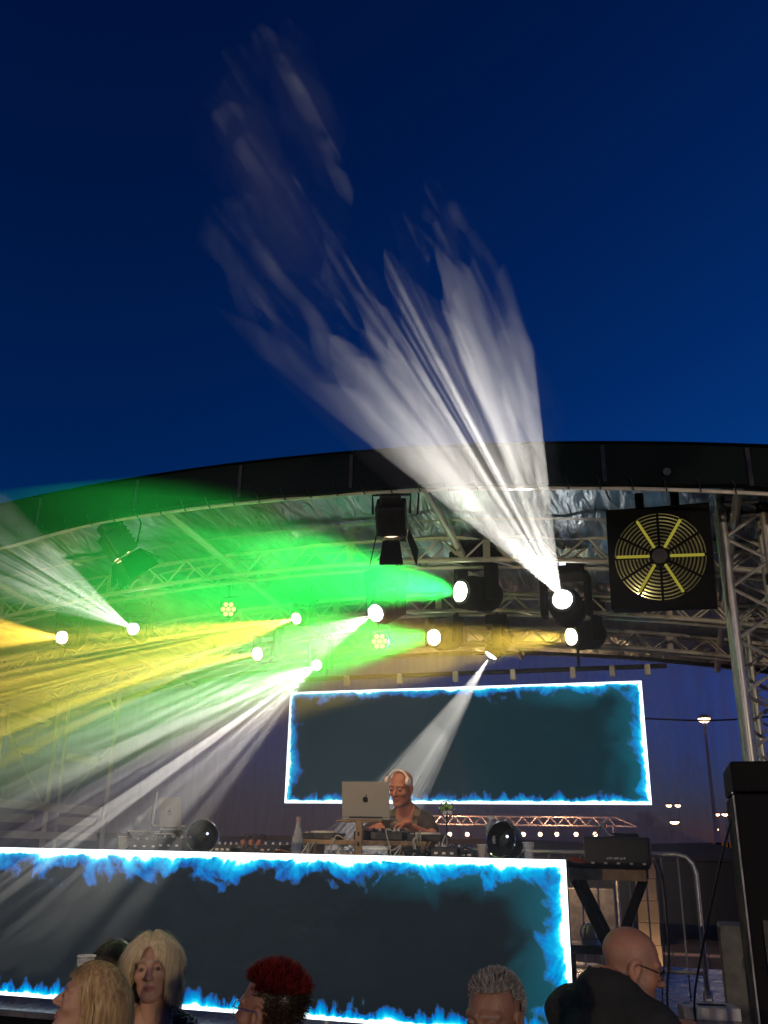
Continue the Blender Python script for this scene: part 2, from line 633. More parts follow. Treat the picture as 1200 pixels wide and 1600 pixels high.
# ------------------------------------------------------------------ what lies beyond the scrim
tent = thing('canvas_tent', 'dark low canvas tent with pointed roof beyond the stage', 'tent', (-1.3, 26.0, 0))
pk = 2.62
MB().add([(-3.6, -3.5, 1.72), (3.7, -3.5, 1.62), (3.7, 3.5, 1.62), (-3.6, 3.5, 1.72), (0, 0, pk), (-0.05, -0.05, pk)], [(0, 1, 4), (1, 2, 4), (2, 3, 4), (3, 0, 4)]).build('canvas_roof', 'tent', tent)
for (x0, y0, x1, y1) in ((-3.55, -3.45, 3.65, -3.45), (3.65, -3.45, 3.65, 3.45), (-3.55, 3.45, -3.55, -3.45)):
    MB().add([(x0, y0, 0.35), (x1, y1, 0.35), (x1, y1, 1.7), (x0, y0, 1.7)], [(0, 1, 2, 3)]).build('canvas_side', 'tent', tent)
for x, y in ((-3.5, -3.4), (3.6, -3.4), (3.6, 3.4), (-3.5, 3.4)):
    MB().tube((x, y, 0), (x, y, 1.7), 0.04).build('pole', 'galv', tent)

wall = thing('garden_wall', 'low warm lit sandstone wall on the square beyond the stage', 'wall', (-1.0, 17.0, 0))
MB().bbox((0, 0, 0.05), (14, 0.5, 0.10), 0.02).build('plinth', 'stone', wall)
k = 0
x = -6.95
while x < 6.9:
    w = random.uniform(0.45, 0.8)
    MB().bbox((x + w / 2, random.uniform(-0.01, 0.01), 0.10 + 0.095), (w - 0.012, 0.42, 0.185), 0.02).build('coping_stone', 'stone', wall)
    x += w

pl_ = at(1014, 1440, 15.0)
pil = thing('stone_pillar', 'brightly lit pale stone pillar seen behind the crossed table legs', 'pillar', (pl_.x, 15.0, 0))
for k_ in range(6):
    MB().bbox((0.008 * (k_ % 2), 0, 0.15 + 0.3 * k_), (0.30, 0.3, 0.299), 0.012).build('stone_block', 'stone', pil)
ul = thing('added_pillar_lamp', 'unseen ground lamp added to light the stone pillar', 'lamp', (pl_.x - 0.1, 14.2, 0))  # unseen lamp, added only to brighten the pillar
MB().lathe([(0.001, 0.0), (0.07, 0.0), (0.08, 0.1), (0.06, 0.12), (0.055, 0.11), (0.001, 0.11)], 14).build('housing', 'black', ul, True)
MB().lathe([(0.055, 0.112), (0.001, 0.118)], 14).build('lens', emit_mat('added_lamp_glow', (1, 0.7, 0.4), 6), ul, True)
l_ = bpy.data.lights.new('added_pillar_light', 'SPOT')
l_.energy, l_.color, l_.spot_size, l_.spot_blend, l_.shadow_soft_size = 30, (1, 0.66, 0.36), rad(80), 0.6, 0.03
o_ = bpy.data.objects.new('added_pillar_light', l_)
COL.objects.link(o_)
o_.location = (0, 0, 0.14)
o_.rotation_euler = Vector((0.1, 0.8, 0.75)).to_track_quat('-Z', 'Y').to_euler()
o_.parent = ul

# bar canopy with lit truss and lamps
canopy = thing('bar_canopy', 'warm lit truss canopy of the bar stand behind the stage', 'canopy', (-3.0, 20.0, 0))
xa, xb = at(640, 1283, 20).x + 3.0, at(962, 1283, 20).x + 3.0
zt, zb_ = at(820, 1276, 20).z, at(820, 1289, 20).z
for yy in (-0.1, 0.1):
    for zz in (zt, zb_):
        MB().tube((xa, yy, zz), (xb, yy, zz), 0.016).build('chord', 'alu_warm', canopy)
nb = 30
for i in range(nb):
    a, c = xa + (xb - xa) * i / nb, xa + (xb - xa) * (i + 1) / nb
    z0, z1 = (zt, zb_) if i % 2 else (zb_, zt)
    MB().tube((a, -0.1, z0), (c, -0.1, z1), 0.012, 6).build('brace', 'alu_warm', canopy)
MB().tube((xb, -0.1, zt), (xb + 0.45, -0.6, zb_ - 0.02), 0.02).build('hip_strut', 'alu_warm', canopy)
MB().tube((xb, -0.1, zb_), (xb + 0.45, -0.6, zb_ - 0.02), 0.016).build('hip_strut', 'alu_warm', canopy)
for xx in (xa + 0.1, (xa + xb) / 2, xb - 0.05):
    MB().tube((xx, 0, 0), (xx, 0, zb_), 0.035).build('post', 'galv', canopy)
MB().bbox(((xa + xb) / 2, 0.9, 0.55), (xb - xa - 0.3, 0.6, 1.1), 0.02).build('counter', 'ply', canopy)
warm = emit_mat('warm_lamp_glow', (1, 0.62, 0.25), 30.0)
lamp_n = ('first', 'second', 'third', 'fourth', 'fifth', 'sixth', 'seventh')
for i, px in enumerate((703, 730, 818, 844, 870, 900, 930)):
    p = at(px, 1303, 19.8)
    lt = thing('pendant_lamp', lamp_n[i] + ' warm pendant bulb from the DJ along the bar canopy', 'lamp', (p.x, p.y, p.z), group='pendant lamps under the bar canopy')
    MB().lathe([(0.001, -0.05), (0.035, -0.04), (0.045, 0), (0.02, 0.04), (0.001, 0.045)], 10).build('bulb', warm, lt, True)
    MB().lathe([(0.06, 0.03), (0.05, 0.05), (0.012, 0.07), (0.001, 0.07)], 10).build('shade', 'black', lt, True)
    MB().tube((0, 0, 0.07), (0, 0.05, zb_ - p.z + 0.0), 0.005, 5).build('flex', 'cable', lt)
for i, xx in enumerate((-4.6, -2.4)):
    l = bpy.data.lights.new('bar_lamp_light', 'POINT')
    l.energy = 170
    l.color = (1, 0.6, 0.28)
    l.shadow_soft_size = 0.08
    o = bpy.data.objects.new('bar_lamp_light', l)
    o.location = (xx, 19.4, 2.1)
    COL.objects.link(o)


def street_lamp(px, py, Y, label, s=1.0, energy=0, col=(1, 0.72, 0.42), loc=None, aim=1):
    p = at(px, py, Y) if loc is None else Vector(loc)
    t = thing('street_lamp', label, 'street lamp', (p.x, p.y, 0), group='street lamps round the square')
    MB().path([(0, 0, 0), (0, 0, p.z * 0.5), (0, 0, p.z + 0.1)], [0.07, 0.055, 0.035], 8).build('pole', 'black_matt', t, True)
    MB().lathe([(0.001, 0.16), (0.12 * s, 0.14), (0.26 * s, 0.03), (0.27 * s, 0.0)], 14, None, (0, 0, p.z)).build('hood', 'black_matt', t, True)
    MB().lathe([(0.25 * s, 0.01), (0.22 * s, -0.07), (0.12 * s, -0.12), (0.001, -0.13)], 14, None, (0, 0, p.z)).build('lamp_glass', warm, t, True)
    if energy:
        l = bpy.data.lights.new('street_lamp_light', 'POINT')
        l.energy = energy
        l.color = col
        l.shadow_soft_size = 0.15
        o = bpy.data.objects.new('street_lamp_light', l)
        o.location = (0, -0.0, p.z - 0.3)
        COL.objects.link(o)
        o.parent = t
    return t


street_lamp(1100, 1123, 30, 'tall lit street lamp on its own seen through the scrim', 0.75, 60)
street_lamp(1045, 1258, 62, 'far lit street lamp, first of the upper pair beside the screen corner', 0.7)
street_lamp(1059, 1258, 62, 'far lit street lamp, second of the upper pair beside the screen corner', 0.7)
street_lamp(1054, 1284, 55, 'far lit street lamp below the pair, over the tent roof', 1.0)
street_lamp(1121, 1272, 70, 'far small street lamp beside the loudspeaker stack, dimmer of two', 0.6)
street_lamp(1133, 1272, 66, 'far street lamp touching the loudspeaker stack edge, brighter of two', 0.9)
street_lamp(1121, 1295, 80, 'far lowest street lamp just above the tent slope', 0.7)
# unseen lamps behind the audience, set low as fill for faces, hair and trusses
street_lamp(0, 0, 0, 'unseen street lamp set as fill behind the audience', 0.9, 850, (1, 0.80, 0.58), loc=(4.0, -3.0, 3.1))
street_lamp(0, 0, 0, 'unseen street lamp set as fill behind the blonde women', 0.9, 900, (1, 0.70, 0.42), loc=(-5.0, -5.0, 3.1))

# far trees: dark crowns of many small leaf faces
def tree(px, pyt, Y, w, label, seed):
    top = at(px, pyt, Y)
    t = thing('tree', label, 'tree', (top.x, Y, 0), group='far trees')
    H = top.z
    MB().path([(0, 0, 0), (0.05, 0, H * 0.4), (0, 0.1, H * 0.8)], [0.16, 0.11, 0.03], 7).build('trunk', 'bark', t, True)
    r = np.random.default_rng(seed)
    n = 1500
    c = r.normal(size=(14, 3)) * np.array([w * 0.28, w * 0.28, H * 0.13]) + np.array([0, 0, H * 0.68])
    mb = MB()
    for _ in range(n):
        p = c[r.integers(14)] + r.normal(size=3) * w * 0.11
        if p[2] > H or p[2] < 0.4:
            continue
        a, b2 = r.normal(size=3), r.normal(size=3)
        s = 0.09
        a, b2 = a / np.linalg.norm(a) * s, b2 / np.linalg.norm(b2) * s
        mb.add([p - a, p + b2, p + a, p - b2], [(0, 1, 2, 3)])
    stuff(mb.build('crown', 'leaf', t))


tree(1012, 1268, 33, 1.3, 'narrow dark tree beside the tent peak', 3)
tree(1030, 1284, 38, 2.6, 'low rounded dark tree behind the tent slope', 5)
tree(862, 1292, 40, 5.0, 'broad dark tree behind the bar canopy', 8)


# ================================================================== LED SCREENS
def led_mat(name, W, H, edges, cores, gain=1.0, haze_right=0.0, seed=0.0, inner=(0.012, 0.024, 0.03)):
    """burning picture frame shown on a video wall; edges = (left, right, bottom, top) flame sizes in metres (0 = none)"""
    m = bpy.data.materials.new(name)
    m.use_nodes = True
    nt = m.node_tree
    nt.nodes.clear()
    N, L = nt.nodes, nt.links

    def math_(op, a, b=None, c=None):
        n = N.new('ShaderNodeMath')
        n.operation = op
        for i, q in enumerate((a, b, c)):
            if q is None:
                continue
            if isinstance(q, (int, float)):
                n.inputs[i].default_value = q
            else:
                L.new(q, n.inputs[i])
        return n.outputs[0]
    tc = N.new('ShaderNodeTexCoord')
    sep = N.new('ShaderNodeSeparateXYZ')
    L.new(tc.outputs['Object'], sep.inputs[0])
    x, z = sep.outputs[0], sep.outputs[2]

    def noise(scale, detail, dist, off, sx=1.0, sz=1.0, rough=0.55):
        mp = N.new('ShaderNodeMapping')
        mp.inputs['Location'].default_value = (off, seed, off * 2)
        mp.inputs['Scale'].default_value = (sx, 1, sz)
        L.new(tc.outputs['Object'], mp.inputs[0])
        n = N.new('ShaderNodeTexNoise')
        n.inputs['Scale'].default_value = scale
        n.inputs['Detail'].default_value = detail
        n.inputs['Distortion'].default_value = dist
        n.inputs['Roughness'].default_value = rough
        L.new(mp.outputs[0], n.inputs['Vector'])
        return n.outputs[0]

    big = noise(5.0, 5, 0.9, 1.7)
    spiky = noise(6.0, 5, 0.6, 4.1, 1.6, 0.55)
    fine = noise(22.0, 4, 0.8, 9.0)
    d = None
    for k, (dist, nz, f) in enumerate(((x, big, edges[0]), (math_('SUBTRACT', W, x), big, edges[1]), (z, spiky, edges[2]), (math_('SUBTRACT', H, z), big, edges[3]))):
        if f <= 0:
            continue
        # noise pushes the flame front in and out
        nn = math_('MULTIPLY', math_('SUBTRACT', nz, 0.30), 3.0)
        nn = math_('MAXIMUM', math_('MULTIPLY', nn, 0.85), 0.34)
        nn = math_('ADD', nn, math_('MULTIPLY', math_('SUBTRACT', fine, 0.5), 0.5))
        dd = math_('DIVIDE', math_('DIVIDE', dist, f), math_('MAXIMUM', nn, 0.1))
        dd = math_('MAXIMUM', dd, math_('MULTIPLY', math_('SUBTRACT', dist, 0.030), 0.01))
        # a solid white core right along the rim
        core = math_('DIVIDE', dist, math_('MULTIPLY', math_('ADD', math_('MULTIPLY', math_('SUBTRACT', fine, 0.5), 1.4), math_('ADD', nz, 0.5)), cores[k]))
        core = math_('MULTIPLY', math_('POWER', core, 2.0), 0.30)
        dd = math_('MINIMUM', dd, core)
        d = dd if d is None else math_('MINIMUM', d, dd)
    rp = N.new('ShaderNodeValToRGB')
    cr = rp.color_ramp
    cr.interpolation = 'LINEAR'
    stops = [(0.0, (2.2, 2.4, 2.5)), (0.16, (1.5, 2.0, 2.2)), (0.22, (0.02, 0.80, 1.10)), (0.34, (0.0, 0.36, 0.72)), (0.50, (0.0, 0.19, 0.55)), (0.64, (0.01, 0.08, 0.36)), (0.73, (0.02, 0.06, 0.12)), (0.82, inner), (1.0, inner)]
    cr.elements[0].position, cr.elements[0].color = stops[0][0], (*stops[0][1], 1)
    cr.elements[1].position, cr.elements[1].color = stops[-1][0], (*stops[-1][1], 1)
    for p, c in stops[1:-1]:
        e = cr.elements.new(p)
        e.color = (*c, 1)
    sca = math_('MULTIPLY', d, 0.62)
    L.new(sca, rp.inputs[0])
    col = rp.outputs[0]
    # drifting teal smoke further in
    if haze_right:
        sm = noise(3.2, 6, 0.7, 13.0)
        near = math_('SUBTRACT', W, x)
        edge = math_('MINIMUM', near, math_('MULTIPLY', math_('SUBTRACT', H, z), 1.6))
        edge = math_('ADD', edge, math_('MULTIPLY', math_('SUBTRACT', sm, 0.5), 0.55))
        fall = N.new('ShaderNodeMapRange')
        fall.interpolation_type = 'SMOOTHSTEP'
        fall.inputs[1].default_value, fall.inputs[2].default_value = 0.1, haze_right
        fall.inputs[3].default_value, fall.inputs[4].default_value = 1.0, 0.0
        L.new(edge, fall.inputs[0])
        lim = N.new('ShaderNodeMapRange')
        lim.interpolation_type = 'SMOOTHSTEP'
        lim.inputs[1].default_value, lim.inputs[2].default_value = haze_right * 1.5, haze_right * 3.4
        lim.inputs[3].default_value, lim.inputs[4].default_value = 1.0, 0.0
        L.new(near, lim.inputs[0])
        amt = math_('MULTIPLY', math_('MULTIPLY', fall.outputs[0], lim.outputs[0]), math_('MULTIPLY', sm, 1.6))
        mx = N.new('ShaderNodeMix')
        mx.data_type = 'RGBA'
        mx.blend_type = 'ADD'
        L.new(amt, mx.inputs['Factor'])
        L.new(col, mx.inputs['A'])
        mx.inputs['B'].default_value = (0.0, 0.085, 0.12, 1)
        col = mx.outputs['Result']
    e = N.new('ShaderNodeEmission')
    # each cabinet is calibrated a little differently
    wn_ = N.new('ShaderNodeTexWhiteNoise')
    wn_.noise_dimensions = '2D'
    cx_ = N.new('ShaderNodeCombineXYZ')
    L.new(math_('FLOOR', math_('MULTIPLY', x, 1.95)), cx_.inputs[0])
    L.new(math_('FLOOR', math_('MULTIPLY', z, 2.1)), cx_.inputs[1])
    L.new(cx_.outputs[0], wn_.inputs['Vector'])
    L.new(math_('MULTIPLY', math_('ADD', math_('MULTIPLY', wn_.outputs['Value'], 0.16), 0.9), gain), e.inputs[1])
    L.new(col, e.inputs[0])
    o = N.new('ShaderNodeOutputMaterial')
    L.new(e.outputs[0], o.inputs[0])
    return m


def led_wall(name, label, loc, W, H, m, cols, rows, th=0.09):
    t = thing(name, label, 'video screen', loc)
    f = MB().box((W / 2, 0.0, H / 2), (W, 0.006, H)).build('display', m, t)
    for i in range(cols):
        for j in range(rows):
            MB().bbox((W * (i + .5) / cols, 0.004 + th / 2, H * (j + .5) / rows), (W / cols - 0.004, th, H / rows - 0.004), 0.006).build('cabinet', 'black', t)
    return t


sa, sb = at(455, 1083, 7.5), at(1018, 1257, 7.5)
W1, H1 = 3.07, 0.955
led_wall('video_screen', 'wide hanging video screen with blue flame border behind the DJ', (-3.225, 7.5, 2.25), W1, H1,
         led_mat('screen_picture', W1, H1, (0.14, 0.15, 0.10, 0.13), (0.02, 0.024, 0.024, 0.018), 1.0, 0.34, 2.0, (0.003, 0.024, 0.034)), 6, 2)
DX0, DX1, DZ0, DZ1, DY = -4.75, -0.595, 1.0, 1.872, 5.35
WD, HD = DX1 - DX0, DZ1 - DZ0
led_wall('video_desk_front', 'long video panel with burning blue border along the front of the DJ desk', (DX0, DY, DZ0), WD, HD,
         led_mat('desk_picture', WD, HD, (0.1, 0.21, 0.115, 0.22), (0.02, 0.03, 0.02, 0.035), 1.15, 0.42, 5.0, (0.009, 0.013, 0.016)), 8, 2)
# hanging bar of the screen
hb = thing('screen_hanging_bar', 'thin dark bar with clamps that carries the hanging video screen', 'hanging bar', (-1.7, 7.56, 3.33))
MB().tube((-1.75, 0, 0), (1.75, 0, 0), 0.02).build('bar', 'black', hb, True)
for xx in (-1.5, -1.0, -0.5, 0, 0.5, 1.0, 1.32, 1.6):
    MB().bbox((xx, -0.02, -0.03), (0.045, 0.06, 0.09), 0.008).build('clamp', 'alu', hb)
for xx in (-1.2, 1.05):
    MB().tube((xx, 0, 0.02), (xx, 0, 0.26), 0.012).build('drop_arm', 'black', hb)

# DJ desk behind the panel
desk = thing('dj_table', 'long dark table behind the burning video panel', 'table', (-2.67, 5.75, DECK_Z))
TZ = 1.862
MB().bbox((0, 0, TZ - 0.02 - DECK_Z), (4.1, 0.66, 0.04), 0.006).build('tabletop', 'black_matt', desk)
for xx in (-1.95, -0.65, 0.65, 1.95):
    for yy in (-0.28, 0.28):
        MB().tube((xx, yy, 0), (xx, yy, TZ - 0.04 - DECK_Z), 0.02).build('leg', 'galv', desk)


# ================================================================== LIGHT FIXTURES
def spot_light(loc, d, half, power, col, parent=None, streak=0, blend=0.25, seed=0.0, contrast=(0.42, 0.62, 0.12, 2.0), soft=0.006, stretch=(1, 0.04)):
    l = bpy.data.lights.new('beam_light', 'SPOT')
    l.spot_size = 2 * rad(half)
    l.spot_blend = blend
    l.energy = power
    l.color = col
    l.shadow_soft_size = soft
    o = bpy.data.objects.new('beam_light', l)
    COL.objects.link(o)
    # the pattern wheel is turned towards the camera, so that its bars show as rays
    zz = -Vector(d).normalized()
    yy = (CAM - (Vector(loc) + (parent.location if parent is not None else Vector((0, 0, 0)))))
    yy = (yy - zz * yy.dot(zz)).normalized()
    o.rotation_euler = Matrix((yy.cross(zz), yy, zz)).transposed().to_euler()
    o.location = Vector(loc)
    if parent is not None:
        o.parent = parent
    if streak:   # a gobo: the lamp's own pattern wheel cuts the beam into rays
        l.use_nodes = True
        nt = l.node_tree
        em = nt.nodes['Emission']
        tc = nt.nodes.new('ShaderNodeTexCoord')
        mp = nt.nodes.new('ShaderNodeMapping')
        mp.inputs['Location'].default_value = (seed, seed * 1.7, 0)
        mp.inputs['Scale'].default_value = (stretch[0], stretch[1], 0.2)
        nz = nt.nodes.new('ShaderNodeTexNoise')
        nz.inputs['Scale'].default_value = streak
        nz.inputs['Detail'].default_value = 1.5
        r = nt.nodes.new('ShaderNodeMapRange')
        r.inputs[1].default_value, r.inputs[2].default_value, r.inputs[3].default_value, r.inputs[4].default_value = contrast
        nt.links.new(tc.outputs['Normal'], mp.inputs[0])
        nt.links.new(mp.outputs[0], nz.inputs['Vector'])
        nt.links.new(nz.outputs[0], r.inputs[0])
        nt.links.new(r.outputs[0], em.inputs[1])
    return o


lens_w = emit_mat('lens_white', (1, 0.97, 0.9), 14)
lens_y = emit_mat('lens_amber', (1, 0.86, 0.5), 14)
lens_g = emit_mat('lens_green', (0.85, 1, 0.6), 14)
lcd = emit_mat('lcd_display', (0.75, 0.8, 1.0), 2.2)
MT['lens_w'], MT['lens_y'], MT['lens_g'], MT['lcd'] = lens_w, lens_y, lens_g, lcd
MT['lens_off'] = mat('dark_lens', (0.02, 0.02, 0.03), 0.08, 0, 0.1, coat=1.0)


def moving_head(label, lens, d, size, lens_m, truss_z, big=False):
    """hung moving head lamp: clamp, base, yoke with two arms, swivelling head with lens"""
    lens, d = Vector(lens), Vector(d).normalized()
    L0 = 0.30 * size
    piv = lens - d * (L0 * 0.55)
    ax = d.cross(Vector((0, 0, 1)))
    if ax.length < 0.2:
        ax = Vector((1, 0, 0))
    ax.z = 0
    ax.normalize()
    side = Vector((-ax.y, ax.x, 0))
    by = piv.z + 0.20 * size          # underside of the hung base
    t = thing('moving_head_lamp', label, 'stage light', (piv.x, piv.y, by + 0.12 * size), group='moving head lamps')
    o = Vector((piv.x, piv.y, by + 0.12 * size))
    Rz = Matrix((ax, side, Vector((0, 0, 1)))).transposed()
    w = 0.30 * size
    base = MB().bbox(Vector((piv.x, piv.y, by + 0.06 * size)) - o, (w, 0.24 * size, 0.115 * size), 0.015 * size, Rz).build('base', 'black_matt', t)
    if big:
        tc_ = Vector((piv.x, piv.y, by + 0.08 * size)) - o
        dirc = Vector((CAM.x - piv.x, CAM.y - piv.y, 0)).normalized()
        MB().box(tc_ + Vector((0.0, -0.125 * size, 0)) , (0.045, 0.004, 0.03)).build('lcd_display', 'lcd', t)
    for s in (-1, 1):
        c = piv + ax * (0.155 * size * s)
        arm = MB().bbox(c - o + Vector((0, 0, 0.075 * size)), (0.045 * size, 0.11 * size, 0.30 * size), 0.02 * size, Rz).build('yoke_arm', 'black_matt', t)
    R = frame_rot(d)
    prof = [(0.001, -0.17), (0.085, -0.165), (0.11, -0.13), (0.115, -0.02), (0.108, 0.0), (0.12, 0.01), (0.12, 0.05), (0.10, 0.06), (0.095, 0.115), (0.088, 0.128), (0.076, 0.128), (0.074, 0.115)]
    prof = [(r * size, z * size * 1.05) for r, z in prof]
    head = MB().lathe(prof, 24, R, piv - o).build('head', 'black_matt', t, True)
    for k in range(3):
        zz = (-0.12 + 0.035 * k) * size
        MB().lathe([(0.116 * size, zz), (0.121 * size, zz + 0.004), (0.121 * size, zz + 0.012), (0.116 * size, zz + 0.016)], 24, R, piv - o).build('cooling_ring', 'black_matt', head, True)
    MB().lathe([(0.074 * size, 0.124 * size), (0.082 * size, 0.137 * size), (0.089 * size, 0.124 * size)], 24, R, piv - o).build('lens_ring', 'chrome', head, True)
    lp = lens - o
    MB().lathe([(0.068 * size, -0.020), (0.055 * size, -0.010), (0.03 * size, -0.004), (0.001, 0.0)], 24, R, lp).build('lens', lens_m, head, True)
    tz = truss_z - o.z
    MB().path([(0, 0, -0.005), (0, 0, tz * 0.5 + 0.01), (0, 0, tz + 0.03)], 0.012 * size + 0.004, 8).build('hanging_clamp', 'black', t)
    MB().path([(0.06 * size, 0, 0), (0.1 * size, 0.02, 0.06), (0.13 * size, 0.03, 0.03), (0.05, 0.05, tz)], 0.006, 6).build('power_lead', 'cable', t, True)
    return t, o


def light(label, px, py, Y, q, Yq, size, col, lens_m, half, power, truss_z, big=False, **kw):
    a, c = at(px, py, Y), at(q[0], q[1], Yq)
    d = (c - a).normalized()
    t, o = moving_head(label, a, d, size, lens_m, truss_z, big)
    spot_light(a + d * 0.02 - o, d, half, power, col, t, **kw)
    return a, d


WHT, GRN, YEL, AMB = (1, 0.95, 0.86), (0.02, 1.0, 0.10), (1.0, 0.68, 0.08), (1.0, 0.55, 0.06)
BEAMS = {}
BEAMS['up'] = light('big white moving head lamp throwing its fan of rays up past the roof', 878, 935, 6.0, (600, 437), 2.6, 1.0, WHT, lens_w, 8.6, 1500, 3.86, True, streak=95, seed=3.0, blend=0.04, contrast=(0.42, 0.58, 0.16, 2.6), soft=0.003)
light('green moving head lamp, upper of two, throwing a wide beam across the roof', 716, 924, 6.0, (250, 862), 4.2, 1.05, GRN, lens_g, 14, 7200, 3.86, streak=14, stretch=(1, 1), contrast=(0.3, 0.65, 0.45, 1.3), blend=0.5, soft=0.06)
light('green moving head lamp, lower of two, next to the amber beam', 676, 996, 7.0, (420, 1010), 5.4, 0.95, GRN, lens_g, 13, 5200, 3.74, streak=14, stretch=(1, 1), contrast=(0.3, 0.65, 0.5, 1.2), blend=0.5, soft=0.05)
light('amber moving head lamp directly below the big white one', 890, 995, 7.0, (520, 1030), 5.5, 0.95, YEL, lens_y, 9.0, 3600, 3.7, blend=0.3, streak=40, seed=2.0, contrast=(0.3, 0.65, 0.6, 1.2), soft=0.05)
light('white moving head lamp in front of the hanging screen, shining down on the DJ', 765, 1027, 7.0, (625, 1240), 6.92, 0.72, WHT, lens_w, 10.0, 2300, 3.74, streak=80, seed=1.0, blend=0.1, contrast=(0.44, 0.58, 0.3, 2.2), soft=0.003)
light('white moving head lamp between the two green ones, shining down', 585, 959, 6.0, (250, 1120), 4.3, 0.9, WHT, lens_w, 11, 750, 3.86, streak=85, seed=6.0, blend=0.3, contrast=(0.52, 0.61, 0.10, 6.0), soft=0.003)
light('pale yellow moving head lamp left of the white one between the green beams', 461, 967, 6.4, (60, 1070), 4.4, 0.62, YEL, lens_y, 9, 2600, 3.84, streak=100, seed=8.0, blend=0.2, contrast=(0.50, 0.60, 0.14, 4.4), soft=0.003)
light('yellow moving head lamp under the pale yellow one, nearly level beam', 400, 1022, 7.0, (40, 1075), 5.0, 0.80, YEL, lens_y, 5.6, 2600, 3.74, streak=70, seed=4.0, blend=0.3, contrast=(0.42, 0.62, 0.5, 1.8), soft=0.015)
light('small white moving head lamp nearest the screen corner, shining down steeply', 494, 1040, 7.0, (220, 1220), 4.6, 0.60, WHT, lens_w, 11, 850, 3.74, streak=85, seed=11.0, blend=0.2, contrast=(0.51, 0.61, 0.12, 5.5), soft=0.003)
light('white moving head lamp at the dark end of the roof, throwing rays upward', 207, 982, 6.0, (0, 868), 4.0, 0.66, WHT, lens_w, 7.5, 1000, 3.6, streak=95, seed=5.0, blend=0.1, contrast=(0.44, 0.58, 0.2, 2.6), soft=0.003)
light('amber moving head lamp at the far end of the row, beam leaving the picture', 95, 996, 6.0, (0, 990), 5.3, 0.74, AMB, lens_y, 9, 2600, 3.5, streak=40, seed=7.0, blend=0.2, soft=0.015, contrast=(0.42, 0.62, 0.5, 1.8))

def par_can(label, p, d, s, col):
    t = thing('led_par_lamp', label, 'stage light', p, group='seven cell lamps')
    R = frame_rot(d)
    MB().lathe([(0.001, -0.13 * s), (0.07 * s, -0.12 * s), (0.085 * s, -0.02 * s), (0.085 * s, 0.012 * s), (0.078 * s, 0.012 * s), (0.076 * s, -0.004), (0.001, -0.005)], 20, R).build('housing', 'black', t, True)
    for k in range(7):
        a = k * math.pi / 3
        c = Vector((0, 0, 0.004)) if k == 6 else Vector((math.cos(a) * 0.052 * s, math.sin(a) * 0.052 * s, 0.004))
        MB().disc(R @ c, 0.021 * s, R @ Vector((0, 0, 1)), 12, 0.003).build('lamp_cell', col, t)
    MB().path([R @ Vector((-0.09 * s, 0, -0.04)), Vector((-0.09 * s, 0, 0.12 * s)), Vector((0.09 * s, 0, 0.12 * s)), R @ Vector((0.09 * s, 0, -0.04))], 0.007, 6).build('bracket', 'black', t)
    MB().tube((0, 0, 0.12 * s), (0, 0, 0.42), 0.012).build('hanging_clamp', 'black', t)


amber_cell = emit_mat('amber_cell', (1, 0.78, 0.25), 1.6)
par_can('small ring of seven lit amber cells within the upper green beam', at(357, 952, 6.4), Vector((0.25, -1, -0.25)), 0.85, amber_cell)
par_can('small ring of seven lit amber cells within the lower green beam', at(593, 1002, 6.6), Vector((0.1, -1, -0.2)), 0.85, amber_cell)


